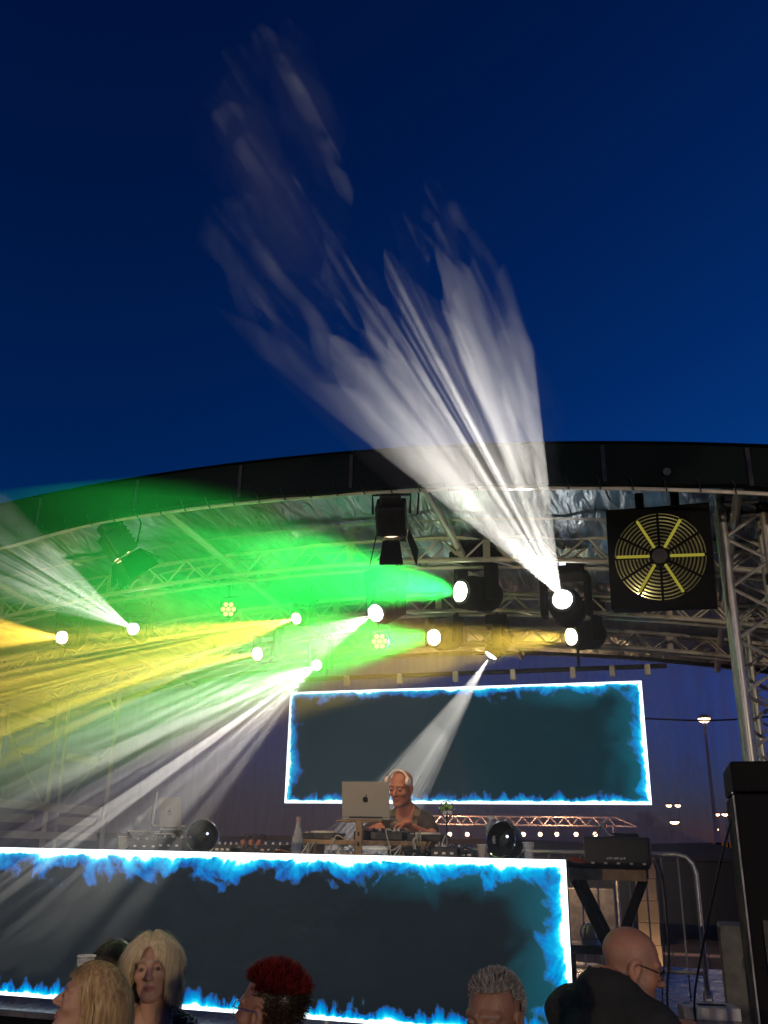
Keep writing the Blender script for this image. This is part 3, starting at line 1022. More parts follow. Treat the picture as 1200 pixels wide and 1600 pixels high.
# ------------------------------------------------------------------ barn door fresnels on the roof edge
def fresnel(label, top, d, lit, s=1.0, lean=0.0):
    t = thing('barn_door_lamp', label, 'stage light', top, group='barn door lamps')
    d = Vector(d).normalized()
    c = Vector((0, 0, -0.17 * s))
    R = frame_rot(d)
    # body: ribbed box, tapered at the back
    prof = [(-0.085, -0.10), (0.085, -0.10)]
    body = MB().bbox(c + R @ Vector((0, 0, 0.02 * s)), (0.19 * s, 0.17 * s, 0.20 * s), 0.02 * s, R)
    b_ = body.build('body', 'black', t)
    MB().bbox(c + R @ Vector((0, 0, -0.11 * s)), (0.13 * s, 0.12 * s, 0.08 * s), 0.02 * s, R).build('lamp_cap', 'black', t)
    for k in range(5):
        MB().box(c + R @ Vector((0, 0.088 * s, -0.05 * s + 0.035 * s * k)), (0.15 * s, 0.012, 0.010), R).build('rib', 'black_gloss', b_)
    MB().lathe([(0.085 * s, 0.12 * s), (0.095 * s, 0.122 * s), (0.095 * s, 0.135 * s), (0.085 * s, 0.137 * s)], 20, R, c).build('front_ring', 'alu_warm', t, True)
    MB().lathe([(0.084 * s, 0.118 * s), (0.05 * s, 0.125 * s), (0.001, 0.128 * s)], 18, R, c).build('lens', emit_mat('fresnel_lens', (1, 0.7, 0.4), 8.0) if lit else 'lens_off', t, True)
    for k, (ww, ll, fl) in enumerate(((0.2, 0.17, 0.25), (0.13, 0.15, 0.55), (0.2, 0.17, 0.3), (0.13, 0.15, 0.6))):
        a = k * math.pi / 2
        Rk = R @ Matrix.Rotation(a, 3, 'Z')
        h = Vector((0.10 * s, 0, 0.135 * s))
        o1 = Vector((math.sin(fl) * ll * s, 0, math.cos(fl) * ll * s))
        p = [h + Vector((0, -ww / 2 * s * 0.8, 0)), h + Vector((0, ww / 2 * s * 0.8, 0)), h + o1 + Vector((0, ww / 2 * s * 1.15, 0)), h + o1 + Vector((0, -ww / 2 * s * 1.15, 0))]
        nn = Vector((math.cos(fl), 0, -math.sin(fl))) * 0.003
        v = [c + Rk @ (q + nn) for q in p] + [c + Rk @ (q - nn) for q in p]
        MB().add(v, [(0, 1, 2, 3), (7, 6, 5, 4), (0, 4, 5, 1), (1, 5, 6, 2), (2, 6, 7, 3), (3, 7, 4, 0)]).build('barn_door', 'black_matt', t)
    ax = R @ Vector((1, 0, 0))
    MB().path([c + ax * 0.115 * s, c + ax * 0.12 * s + Vector((0, 0, 0.13 * s)), c - ax * 0.12 * s + Vector((0, 0, 0.13 * s)), c - ax * 0.115 * s], 0.009 * s, 6).build('yoke', 'black', t)
    MB().bbox((0, 0, 0.0), (0.035, 0.05, 0.08), 0.008).build('hook_clamp', 'alu_warm', t)
    MB().path([(0.02, 0, 0.02), (0.13, 0, 0.04), (0.17, 0.01, -0.05), (0.165, 0.0, -0.18)], 0.006, 6).build('power_lead', 'cable', t, True)
    if lit:
        spot_light(c + d * 0.16 * s, d, 24, lit, (1, 0.50, 0.28), t, blend=0.6, soft=0.06)
    return t


f1 = at(612, 764, 4.86)
dj_aim = Vector((-1.78, 6.3, 2.2))
fresnel('black barn door lamp hung from the middle of the roof edge', f1, (dj_aim - (f1 + Vector((0, 0, -0.17)))), 75, 0.98)
f2 = at(186, 810, 4.86)
fresnel('barn door lamp with lit orange flaps near the low end of the roof edge', f2, Vector((0.42, 0.45, -0.75)), 90, 0.95)


# ------------------------------------------------------------------ big round fan grille box
def fan_box():
    c = at(1031, 869, 5.08)
    nrm = Vector((-0.06, -1, -0.12)).normalized()
    t = thing('fan_light_box', 'square black fan box with round slotted grille and six yellow arms', 'fan light', c)
    up = (Vector((0.03, 0, 1)) - nrm * Vector((0.03, 0, 1)).dot(nrm)).normalized()
    rt = up.cross(nrm) * -1
    rt = nrm.cross(up) * -1
    Rm = Matrix((rt, -nrm, up)).transposed()   # local x right, y into the box, z up
    hw, hh, rr = 0.287, 0.292, 0.252
    # front plate with a round hole
    n = 64
    v, f = [], []
    for lay in (0.0, 0.012):
        for k in range(n):
            a = 2 * math.pi * k / n
            ca, sa_ = math.cos(a), math.sin(a)
            v.append(Rm @ Vector((rr * ca, lay, rr * sa_)))
        for k in range(n):
            a = 2 * math.pi * k / n
            ca, sa_ = math.cos(a), math.sin(a)
            s = 1 / max(abs(ca), abs(sa_))
            v.append(Rm @ Vector((hw * ca * s, lay, hh * sa_ * s)))
    for k in range(n):
        k2 = (k + 1) % n
        f += [(k, k2, n + k2, n + k), (2 * n + k2, 2 * n + k, 3 * n + k, 3 * n + k2), (k2, k, 2 * n + k, 2 * n + k2), (n + k, n + k2, 3 * n + k2, 3 * n + k)]
    MB().add(v, f).build('front_plate', 'black_matt', t)
    for (cx, cz, sx, sz) in ((0, hh - 0.006, 2 * hw, 0.012), (0, -hh + 0.006, 2 * hw, 0.012), (hw - 0.006, 0, 0.012, 2 * hh - 0.026), (-hw + 0.006, 0, 0.012, 2 * hh - 0.026)):
        MB().box(Rm @ Vector((cx, 0.10, cz)), (sx, 0.17, sz), Rm).build('side_panel', 'black_matt', t)
    # shiny bowl behind
    bowl = MB().lathe([(0.06, 0.15), (0.16, 0.135), (0.235, 0.08), (0.262, 0.02)], 40, Rm @ Matrix.Rotation(-math.pi / 2, 3, 'X'))
    bowl.build('reflector_bowl', mat('gold_reflector', (0.22, 0.21, 0.18), 0.5, 0.3, 0.25, 9), t, True)
    # concentric rings
    for k in range(10):
        ri = 0.055 + 0.0205 * k
        for q in range(12):
            a0, a1 = 2 * math.pi * (q + 0.06) / 12, 2 * math.pi * (q + 0.94) / 12
            if k % 1 == 0:
                m2 = 7
                vv, ff = [], []
                for i in range(m2 + 1):
                    a = a0 + (a1 - a0) * i / m2
                    for (dr, dy) in ((-0.0052, 0.002), (0.0052, 0.002), (0.0052, 0.012), (-0.0052, 0.012)):
                        vv.append(Rm @ Vector(((ri + dr) * math.cos(a), dy, (ri + dr) * math.sin(a))))
                for i in range(m2):
                    for e in range(4):
                        ff.append((i * 4 + e, i * 4 + (e + 1) % 4, i * 4 + 4 + (e + 1) % 4, i * 4 + 4 + e))
                MB().add(vv, ff).build('grille_ring', 'black_matt', t)
    for q in range(12):
        a = 2 * math.pi * q / 12
        rdir = Vector((math.cos(a), 0, math.sin(a)))
        Rr = Rm @ Matrix.Rotation(-a, 3, 'Y')
        MB().box(Rm @ (rdir * 0.15 + Vector((0, 0.018, 0))), (0.21, 0.008, 0.014), Rr).build('grille_arm', 'black_matt', t)
    MB().lathe([(0.001, 0.012), (0.042, 0.010), (0.05, 0.0), (0.05, -0.02), (0.001, -0.02)], 20, Rm @ Matrix.Rotation(math.pi / 2, 3, 'X')).build('hub', 'black', t, True)
    strip = emit_mat('yellow_strip', (0.62, 0.55, 0.07), 0.45)
    for q in range(6):
        a = 2 * math.pi * q / 6 - 0.03
        rdir = Vector((math.cos(a), 0, math.sin(a)))
        Rr = Rm @ Matrix.Rotation(-a, 3, 'Y')
        MB().bbox(Rm @ (rdir * 0.148 + Vector((0, -0.006, 0))), (0.185, 0.012, 0.016), 0.003, Rr).build('yellow_arm', strip, t)
    # added point light low in the bowl, for the yellow glow in the slots
    l = bpy.data.lights.new('fan_glow_fill', 'POINT')
    l.energy = 1.8
    l.color = (1, 0.85, 0.35)
    l.shadow_soft_size = 0.02
    o = bpy.data.objects.new('fan_glow_fill', l)
    o.location = Rm @ Vector((-0.115, 0.075, -0.185))
    COL.objects.link(o)
    o.parent = t
    MB().bbox(Rm @ Vector((0.10, 0.10, hh + 0.05)), (0.05, 0.05, 0.12), 0.01, Rm).build('hanging_bracket', 'black', t)
    MB().bbox(Rm @ Vector((-0.10, 0.10, hh + 0.05)), (0.05, 0.05, 0.12), 0.01, Rm).build('hanging_bracket', 'black', t)


fan_box()


# ------------------------------------------------------------------ stage smoke
def smoke_mat(name, build):
    m = bpy.data.materials.new(name)
    m.use_nodes = True
    nt = m.node_tree
    nt.nodes.clear()
    N, L = nt.nodes, nt.links
    o = N.new('ShaderNodeOutputMaterial')
    pv = N.new('ShaderNodeVolumePrincipled')
    pv.inputs['Color'].default_value = (0.95, 0.95, 0.95, 1)
    pv.inputs['Anisotropy'].default_value = 0.25
    m.cycles.volume_sampling = 'EQUIANGULAR'
    L.new(build(N, L), pv.inputs['Density'])
    L.new(pv.outputs[0], o.inputs['Volume'])
    return m


def nm(N, L, op, a, b=None, c=None):
    n = N.new('ShaderNodeMath')
    n.operation = op
    for i, q in enumerate((a, b, c)):
        if q is None:
            continue
        if isinstance(q, (int, float)):
            n.inputs[i].default_value = q
        else:
            L.new(q, n.inputs[i])
    return n.outputs[0]


def smooth(N, L, v, a, b, o0=0.0, o1=1.0):
    r = N.new('ShaderNodeMapRange')
    r.interpolation_type = 'SMOOTHSTEP'
    r.inputs[1].default_value, r.inputs[2].default_value, r.inputs[3].default_value, r.inputs[4].default_value = a, b, o0, o1
    L.new(v, r.inputs[0])
    return r.outputs[0]


def even_smoke(name, dens):
    """smoke of even density, so that every ray of a beam stays crisp in it"""
    m = bpy.data.materials.new(name)
    m.use_nodes = True
    nt = m.node_tree
    nt.nodes.clear()
    o = nt.nodes.new('ShaderNodeOutputMaterial')
    pv = nt.nodes.new('ShaderNodeVolumePrincipled')
    pv.inputs['Color'].default_value = (0.95, 0.95, 0.95, 1)
    pv.inputs['Density'].default_value = dens
    pv.inputs['Anisotropy'].default_value = 0.25
    nt.links.new(pv.outputs[0], o.inputs['Volume'])
    m.cycles.homogeneous_volume = True
    m.cycles.volume_sampling = 'EQUIANGULAR'
    return m


def lumpy_box(lo, hi, n, amp, seed):
    """closed rounded box with a drifting, lumpy outline"""
    bm = bmesh.new()
    bmesh.ops.create_cube(bm, size=2)
    bmesh.ops.subdivide_edges(bm, edges=bm.edges[:], cuts=n, use_grid_fill=True)
    lo, hi = Vector(lo), Vector(hi)
    c, h = (lo + hi) / 2, (hi - lo) / 2
    mb = MB()
    vs2 = []
    for v in bm.verts:
        q = v.co.copy()
        p_ = (abs(q.x) ** 5 + abs(q.y) ** 5 + abs(q.z) ** 5) ** 0.2
        q = q / p_
        w = 1 - amp * (0.5 + mnoise.noise(Vector((q.x * h.x, q.y * h.y, q.z * h.z)) * 0.8 + Vector((seed, 0, 0))))
        vs2.append(Vector((c.x + q.x * h.x * w, c.y + q.y * h.y * w, c.z + q.z * h.z * w)))
    bm.verts.index_update()
    mb.add(vs2, [[v.index for v in f.verts] for f in bm.faces])
    bm.free()
    return mb


for k_, (lo_, hi_, am_, de_, lab_) in enumerate((
        ((-8.0, 3.3, 0.98), (0.6, 8.7, 4.12), 0.16, 0.022, 'thin grey smoke filling the whole stage under the roof'),
        ((-8.0, 3.7, 1.0), (0.35, 8.6, 3.96), 0.18, 0.022, 'denser grey smoke round the middle of the stage'),
        ((-8.0, 4.0, 1.0), (-1.1, 8.5, 3.92), 0.22, 0.030, 'thickest smoke over the dark end of the stage'))):
    stuff(lumpy_box(lo_, hi_, 11, am_, 3.0 + 7 * k_).build('stage_smoke', even_smoke('even_smoke', de_), None, True), lab_, 'smoke')

ua, ud = BEAMS['up']
LAT = -1.0 if ud.cross(CAM - ua).normalized().dot(CR) > 0 else 1.0   # towards the dark side of the sky


PLUME = bpy.data.objects.new('smoke_plume', None)
COL.objects.link(PLUME)
stuff(PLUME, 'ragged white smoke blown up through the big beam into the night sky', 'smoke')
p_side = (ud.cross(CAM - ua)).normalized() * LAT      # across the beam, towards the dark side of the sky
p_deep = ud.cross(p_side).normalized()


def smoke_part(name, rings, n, dens, amp, seed, freq=2.2):
    """closed lumpy tube: rings of (centre, radius along side, radius along depth)"""
    mb = MB()
    v = []
    for (c, ra, rb) in rings:
        for k in range(n):
            a = 2 * math.pi * k / n
            o = p_side * (ra * math.cos(a)) + p_deep * (rb * math.sin(a))
            q = (c + o) * freq + Vector((seed, seed * 0.7, 0))
            w = 1 + amp * (mnoise.noise(q) + 0.55 * mnoise.noise(q * 2.3) + 0.3 * mnoise.noise(q * 5.1))
            sh = ud * (amp * 0.35 * (mnoise.noise(q * 2.7 + Vector((9, 0, 0))) + 0.6 * mnoise.noise(q * 6.3)) * max(ra, 0.05))
            v.append(c + o * max(0.05, w) + sh)
    f = []
    m_ = len(rings)
    for i in range(m_ - 1):
        for k in range(n):
            f.append((i * n + k, i * n + (k + 1) % n, (i + 1) * n + (k + 1) % n, (i + 1) * n + k))
    f.append(tuple(range(n))[::-1])
    f.append(tuple((m_ - 1) * n + k for k in range(n)))
    mb.add(v, f)
    o = mb.build(name, even_smoke('plume_smoke', dens), PLUME, True)
    o['kind'] = 'stuff'
    return o


TH = math.tan(rad(9.6))
# the body of the plume closes raggedly
for (s1, dens, sd, amp) in ((2.55, 0.024, 1.0, 0.25), (2.85, 0.018, 4.0, 0.5), (3.15, 0.008, 6.0, 0.5)):
    R0 = []
    for i in range(26):
        u = i / 25
        s_ = 0.02 + s1 * u
        cl = min(1.0, ((1 - u) / 0.28) ** 0.6) if u > 0.72 else 1.0
        R0.append((ua + ud * s_, max(0.012, s_ * TH * cl), max(0.012, s_ * TH * cl)))
    smoke_part('plume_body', R0, 30, dens, amp * 0.0 + 0.02, sd)
# fingers that reach further than the body
for k, (off, s0, s1, wd, dens) in enumerate(((1.02, 1.0, 3.72, 0.075, 0.15), (0.90, 1.3, 3.30, 0.14, 0.05), (0.74, 1.4, 3.25, 0.17, 0.045), (0.56, 1.5, 3.48, 0.13, 0.085), (0.40, 1.5, 3.25, 0.15, 0.07), (0.24, 1.5, 3.38, 0.12, 0.09), (0.06, 1.5, 3.20, 0.15, 0.08),
                                             (-0.12, 1.5, 3.42, 0.12, 0.095), (-0.30, 1.5, 3.28, 0.14, 0.08), (-0.46, 1.5, 3.52, 0.10, 0.10), (-0.64, 1.4, 3.18, 0.15, 0.08), (-0.82, 1.4, 3.12, 0.13, 0.085), (-0.98, 1.2, 3.10, 0.085, 0.13))):
    R0 = []
    for i in range(22):
        u = i / 21
        s_ = s0 + (s1 - s0) * u
        sh_ = math.sin(math.pi * min(1, u / 0.55) / 2) if u < 0.55 else math.cos(math.pi * (u - 0.55) / 0.9) ** 0.8
        wob = (0.03 if k else 0.0) * mnoise.noise(Vector((s_ * 3, k * 5.0, 0)))
        R0.append((ua + ud * s_ + p_side * (off * s_ * math.tan(rad(8.2)) + wob) + p_deep * (0.05 * math.sin(k * 2.4) * s_), max(0.004, wd * s_ / 3.0 * 0.9 * sh_), max(0.004, 0.28 * sh_)))
    smoke_part('plume_finger', R0, 20, dens, 0.38 if k else 0.06, 3.1 * k, 5.5)
# torn wisps higher up
for k, (px, py, ln, wd, ang, dens) in enumerate(((470, 110, 0.16, 0.05, 68, 0.22), (478, 178, 0.20, 0.06, 60, 0.30), (460, 150, 0.22, 0.075, 62, 0.16), (395, 215, 0.20, 0.08, 70, 0.22), (410, 275, 0.24, 0.10, 62, 0.24), (445, 325, 0.26, 0.09, 58, 0.24),
                                           (470, 385, 0.20, 0.05, 56, 0.26), (520, 285, 0.10, 0.035, 55, 0.26), (405, 330, 0.22, 0.07, 55, 0.14), (430, 240, 0.34, 0.13, 62, 0.08), (690, 345, 0.16, 0.05, 75, 0.16), (640, 395, 0.16, 0.06, 72, 0.16),
                                           (335, 243, 0.07, 0.02, 40, 0.14), (410, 290, 0.26, 0.11, 60, 0.05), (430, 430, 0.30, 0.16, 50, 0.035), (470, 160, 0.24, 0.09, 62, 0.05), (385, 255, 0.3, 0.11, 66, 0.07), (455, 360, 0.3, 0.1, 58, 0.09),  (720, 390, 0.18, 0.07, 78, 0.10), (560, 450, 0.22, 0.09, 60, 0.16), (760, 440, 0.2, 0.07, 80, 0.14), (430, 440, 0.24, 0.1, 50, 0.1))):
    # the wisp hangs where the beam's axis plane passes
    d_ = CR * ((px - 600) / F_PX) - CU * ((py - 800) / F_PX) + _f
    nrm_ = ud.cross(p_side)
    tt_ = (ua - CAM).dot(nrm_) / d_.dot(nrm_)
    c0 = CAM + d_ * tt_
    along = (CR * -math.cos(rad(ang)) + CU * math.sin(rad(ang)))
    R0 = []
    for i in range(20):
        u = i / 19 * 2 - 1
        e = math.sqrt(max(0.0, 1 - u * u))
        R0.append((c0 + along * (ln * u) + p_side * (0.03 * mnoise.noise(Vector((u * 2, k * 3.0, 1)))), max(0.004, wd * e), max(0.004, wd * 1.6 * e)))
    smoke_part('wisp', R0, 22, dens, 0.65, 11.0 + 2.3 * k, 6.0)


# ================================================================== STAGE DRESSING
def laptop(label, loc, rz, lid_deg, w=0.31, d=0.22, logo=True, tilt=0.0, lift=0.0):
    """back of an open laptop: local -y is the side of the lid's outer face"""
    t = thing('laptop', label, 'laptop', loc, rz)
    Rt = Matrix.Rotation(tilt, 3, 'X')
    MB().bbox(Rt @ Vector((0, 0, 0.008)), (w, d, 0.014), 0.005, Rt).build('keyboard_base', 'silverlap', t)
    hinge = Rt @ Vector((0, -d / 2, 0.016))
    a = rad(lid_deg)
    Rl = Matrix.Rotation(a - math.pi / 2, 3, 'X')
    lid = MB().bbox(hinge + Rl @ Vector((0, 0, d / 2)), (w, 0.007, d), 0.006, Rl).build('lid', 'silverlap', t)
    MB().box(hinge + Rl @ Vector((0, 0.0045, d / 2)), (w - 0.014, 0.002, d - 0.014), Rl).build('display', emit_mat('laptop_screen', (0.55, 0.65, 0.8), 0.5), lid)
    MB().tube(hinge + Vector((-w * 0.35, 0, 0)), hinge + Vector((w * 0.35, 0, 0)), 0.006).build('hinge', 'black', t)
    if logo:
        n = 22
        pts = []
        for i in range(n):
            th = 2 * math.pi * i / n
            r = 0.019 * (1 - 0.16 * math.exp(-((th - math.pi / 2) / 0.35) ** 2) - 0.10 * math.exp(-((th - 3 * math.pi / 2) / 0.3) ** 2))
            px, pz = r * math.cos(th) * 0.95, r * math.sin(th)
            dd = math.hypot(px - 0.024, pz - 0.003)
            if dd < 0.011:
                px -= (0.011 - dd)
            pts.append((px, pz))
        v = [hinge + Rl @ Vector((p[0], -0.0045, p[1] + d / 2)) for p in pts] + [hinge + Rl @ Vector((p[0], -0.0030, p[1] + d / 2)) for p in pts]
        f = [tuple(range(n))] + [(i, (i + 1) % n, (i + 1) % n + n, i + n) for i in range(n)]
        MB().add(v, f).build('logo', 'black_gloss', lid)
        MB().disc(hinge + Rl @ Vector((0.005, -0.004, d / 2 + 0.024)), 0.005, Rl @ Vector((0, -1, 0)), 8, 0.0008).build('logo_leaf', 'black_gloss', lid)
    return t


# main laptop on its wooden stand
ls = at(560, 1281, 5.50)
st = thing('laptop_stand', 'wooden laptop stand with a slotted post in front of the DJ', 'laptop stand', (ls.x, 5.52, TZ))
hz = ls.z - TZ
MB().bbox((0, 0, hz / 2 - 0.005), (0.042, 0.022, hz - 0.01), 0.004).build('post', 'wood', st)
for zz in (0.07, 0.13, 0.19):
    if zz < hz - 0.03:
        MB().box((0, -0.0115, zz), (0.012, 0.002, 0.022)).build('slot', 'black_matt', st)
MB().bbox((0, 0.10, hz - 0.006), (0.30, 0.22, 0.010), 0.003).build('tray', 'wood', st)
MB().bbox((0, 0.06, 0.008), (0.22, 0.16, 0.014), 0.004).build('foot', 'wood', st)
laptop('large open laptop on the wooden stand, lid towards the crowd', (at(566, 1255, 5.50).x + 0.01, 5.63, ls.z), rad(4), 98, 0.305, 0.212)
p = at(272, 1303, 5.55)
laptop('open laptop on a folding stand beside the black lamp hood', (p.x - 0.0, 5.62, p.z), rad(-16), 100, 0.19, 0.19, tilt=rad(-14))
p = at(236, 1292, 5.6)
laptop('laptop seen edge on, lid upright, next to the plastic cup', (p.x + 0.06, 5.72, p.z), rad(-57), 88, 0.27, 0.22, logo=False)
for k, (px, lab) in enumerate(((270, 'thin folding laptop stand under the tilted laptop'), (228, 'thin folding laptop stand under the edge on laptop'))):
    p = at(px, 1305, 5.68)
    h = at(px, 1300 - 4 * k, 5.66).z - TZ - 0.012
    t = thing('folding_stand', lab, 'laptop stand', (p.x, 5.66, TZ))
    for s in (-1, 1):
        MB().tube((s * 0.07, -0.10, 0.006), (s * 0.07, 0.10, h), 0.005, 6).build('leg', 'black', t)
        MB().tube((s * 0.075, 0.10, 0.006), (s * 0.075, -0.10, h), 0.005, 6).build('leg', 'alu' if s > 0 else 'black', t)
    MB().tube((-0.07, -0.10, h), (0.07, -0.10, h), 0.005, 6).build('rest_bar', 'alu', t)
    MB().tube((-0.07, 0.10, h), (0.07, 0.10, h), 0.005, 6).build('rest_bar', 'alu', t)

# timber riser with the mixer on it
r0, r1 = at(476, 1312, 5.62), at(668, 1312, 5.62)
rs = thing('equipment_riser', 'raw timber riser carrying the DJ mixer on the table', 'riser', ((r0.x + r1.x) / 2, 5.74, TZ))
rw = r1.x - r0.x
rh = r0.z - TZ
MB().bbox((0, 0, rh - 0.012), (rw, 0.30, 0.028), 0.004).build('board', 'wood', rs)
for s in (-1, 1):
    MB().bbox((s * (rw / 2 - 0.025), 0, (rh - 0.026) / 2), (0.03, 0.28, rh - 0.028), 0.004).build('upright', 'wood', rs)
mixer_x = at(600, 1300, 5.74).x
mx_ = thing('dj_mixer', 'flat black DJ mixer with knobs on the timber riser', 'mixer', (mixer_x, 5.74, TZ + rh + 0.003))
MB().bbox((0, 0, 0.028), (0.32, 0.26, 0.055), 0.008).build('case', 'black', mx_)
for i in range(7):
    for j in range(3):
        MB().lathe([(0.009, 0), (0.008, 0.016), (0.001, 0.017)], 10, None, (-0.12 + 0.04 * i, -0.09 + 0.06 * j, 0.056)).build('knob', 'white' if (i + j) % 3 == 0 else 'black_gloss', mx_, True)
for s, lab in ((-1, 'black media player on the riser beside the laptop stand'), (1, 'black media player on the riser at the DJ elbow')):
    pl = thing('media_player', lab, 'media player', (mixer_x + s * 0.31 - (0.02 if s > 0 else 0.1), 5.75, TZ + rh + 0.003))
    sc_ = 0.22
    MB().bbox((0, 0, 0.02), (sc_, 0.24, 0.04), 0.006).build('case', 'black', pl)
    MB().lathe([(0.08, 0.0), (0.078, 0.012), (0.001, 0.014)], 24, None, (0, -0.02, 0.04)).build('jog_wheel', 'alu', pl, True)
    for j in range(3):
        MB().box((-0.08 + 0.03 * j, -0.10, 0.043), (0.018, 0.012, 0.006)).build('button', 'white', pl)


# round-backed black lamp hoods on the table
def hood(label, px, py, s, face):
    p = at(px, py, 5.55)
    t = thing('lamp_hood', label, 'lamp', (p.x, 5.55, TZ))
    c = Vector((0, 0, p.z - TZ))
    R = frame_rot(face)
    MB().lathe([(0.001, -0.10 * s), (0.05 * s, -0.095 * s), (0.09 * s, -0.06 * s), (0.105 * s, 0.0), (0.107 * s, 0.05 * s), (0.102 * s, 0.05 * s), (0.098 * s, 0.0), (0.08 * s, -0.05 * s), (0.001, -0.085 * s)], 28, R, c).build('hood', 'black', t, True)
    MB().lathe([(0.104 * s, 0.046 * s), (0.110 * s, 0.05 * s), (0.107 * s, 0.056 * s), (0.101 * s, 0.052 * s)], 28, R, c).build('rim', 'chrome', t, True)
    MB().lathe([(0.001, -0.02 * s), (0.03 * s, -0.02 * s), (0.034 * s, 0.02 * s), (0.02 * s, 0.03 * s), (0.001, 0.03 * s)], 16, R, c).build('lamp_core', 'black', t, True)
    MB().disc(c + R @ Vector((0.03, 0.02, 0.03 * s)), 0.008, R @ Vector((0, 0, 1)), 10, 0.003).build('indicator', 'lcd', t)
    for sgn in (-1, 1):
        MB().path([c + Vector((sgn * 0.108 * s, 0.02, 0)), c + Vector((sgn * 0.112 * s, 0.02, -0.06 * s)), (sgn * 0.08 * s, 0.0, 0.01)], 0.007, 6).build('stirrup', 'black', t)
    MB().lathe([(0.001, 0), (0.085 * s, 0), (0.08 * s, 0.014), (0.001, 0.016)], 20).build('foot', 'black', t)


hood('black rounded lamp hood with chrome rim beside the tilted laptop', 316, 1308, 0.98, Vector((0.45, -0.75, 0.05)))
hood('black rounded lamp hood with chrome rim near the panel end between cups', 790, 1314, 0.98, Vector((-0.35, -0.75, 0.15)))


def cup(label, px, py, Y, z=None, m='clear', s=1.0, fill=None):
    p = at(px, py, Y)
    t = thing('plastic_cup', label, 'cup', (p.x, Y, TZ if z is None else z))
    MB().lathe([(0.001, 0.002), (0.026 * s, 0.002), (0.037 * s, 0.105 * s), (0.039 * s, 0.108 * s), (0.0365 * s, 0.108 * s), (0.0255 * s, 0.005), (0.001, 0.005)], 18).build('wall', m, t, True)
    MB().lathe([(0.036 * s, 0.104 * s), (0.0395 * s, 0.106 * s), (0.036 * s, 0.111 * s)], 18).build('rim', 'white', t, True)
    if fill:
        MB().lathe([(0.001, 0.006), (0.025 * s, 0.006), (0.033 * s, 0.075 * s), (0.001, 0.076 * s)], 16).build('drink', fill, t, True)
    return t


MT['beer'] = clear_mat('beer', (0.5, 0.25, 0.06), 0.75)
cup('cloudy plastic cup alone at the far end of the desk', 190, 1330, 5.50, m='clear_w', s=0.85)
cup('half full plastic cup left of the black hood near the panel end', 753, 1333, 5.47, m='clear_w', s=0.75, fill='beer')
cup('clear plastic cup at the corner of the desk beside the barrier', 826, 1335, 5.47, s=0.9)
# glass bottle
p = at(464, 1330, 5.50)
t = thing('glass_bottle', 'clear tapered glass bottle with pale cap beside the timber riser', 'bottle', (p.x, 5.5, TZ))
MB().lathe([(0.001, 0.001), (0.036, 0.002), (0.038, 0.02), (0.036, 0.09), (0.018, 0.16), (0.013, 0.21), (0.0105, 0.21), (0.015, 0.16), (0.033, 0.09), (0.034, 0.01), (0.001, 0.006)], 20).build('glass', 'clear', t, True)
MB().lathe([(0.001, 0.01), (0.033, 0.01), (0.032, 0.085), (0.001, 0.085)], 16).build('water', clear_mat('bottle_water', (0.1, 0.14, 0.2), 0.6), t, True)
MB().lathe([(0.0145, 0.2), (0.0145, 0.225), (0.001, 0.226)], 14).build('cap', mat('pale_cap', (0.6, 0.42, 0.36), 0.5), t, True)
MB().lathe([(0.0385, 0.025), (0.0385, 0.07)], 20).build('paper_label', mat('paper_label', (0.12, 0.15, 0.22), 0.7), t, True)
# ribbed water bottle behind the black hood
p = at(768, 1330, 5.62)
t = thing('water_bottle', 'ribbed grey drinking bottle standing behind the black hood', 'bottle', (p.x, 5.62, TZ))
prof = [(0.001, 0.0), (0.03, 0.002)]
for i in range(9):
    prof += [(0.034, 0.02 + i * 0.018), (0.031, 0.029 + i * 0.018)]
prof += [(0.03, 0.19), (0.018, 0.215), (0.016, 0.235), (0.001, 0.237)]
MB().lathe(prof, 18).build('ribbed_body', mat('frosted_plastic', (0.35, 0.38, 0.48), 0.35, 0, 0.3, 30), t, True)
MB().lathe([(0.017, 0.222), (0.019, 0.224), (0.019, 0.245), (0.001, 0.247)], 14).build('cap', 'white', t, True)
# little clip fan with green blades on a thin stand
p = at(698, 1264, 5.7)
t = thing('small_fan', 'small round fan with green and white blades on a thin stand', 'fan', (p.x, 5.7, TZ))
h = p.z - TZ
MB().tube((0, 0, 0), (0, 0, h - 0.03), 0.005, 6).build('stem', 'black', t)
MB().lathe([(0.001, 0), (0.05, 0), (0.045, 0.012), (0.001, 0.014)], 16).build('foot', 'black', t)
Rf = frame_rot((0.1, -1, 0.1))
gmat, wmat = mat('green_blade', (0.25, 0.55, 0.06), 0.4), MT['white']
for k in range(5):
    a = 2 * math.pi * k / 5
    v = [Vector((0, 0, 0)), Vector((math.cos(a) * 0.03, math.sin(a) * 0.03, 0.006)), Vector((math.cos(a + 0.4) * 0.047, math.sin(a + 0.4) * 0.047, 0.0)), Vector((math.cos(a + 0.95) * 0.034, math.sin(a + 0.95) * 0.034, -0.006))]
    MB().add([Rf @ q + Vector((0, 0, h)) for q in v], [(0, 1, 2, 3)]).build('blade', gmat if k < 3 else wmat, t)
MB().lathe([(0.048, -0.01), (0.051, 0), (0.048, 0.01), (0.046, 0)], 24, Rf, (0, 0, h)).build('cage_ring', 'chrome', t, True)
MB().lathe([(0.001, -0.02), (0.012, -0.02), (0.012, 0.012), (0.001, 0.014)], 12, Rf, (0, 0, h)).build('hub', 'black', t, True)


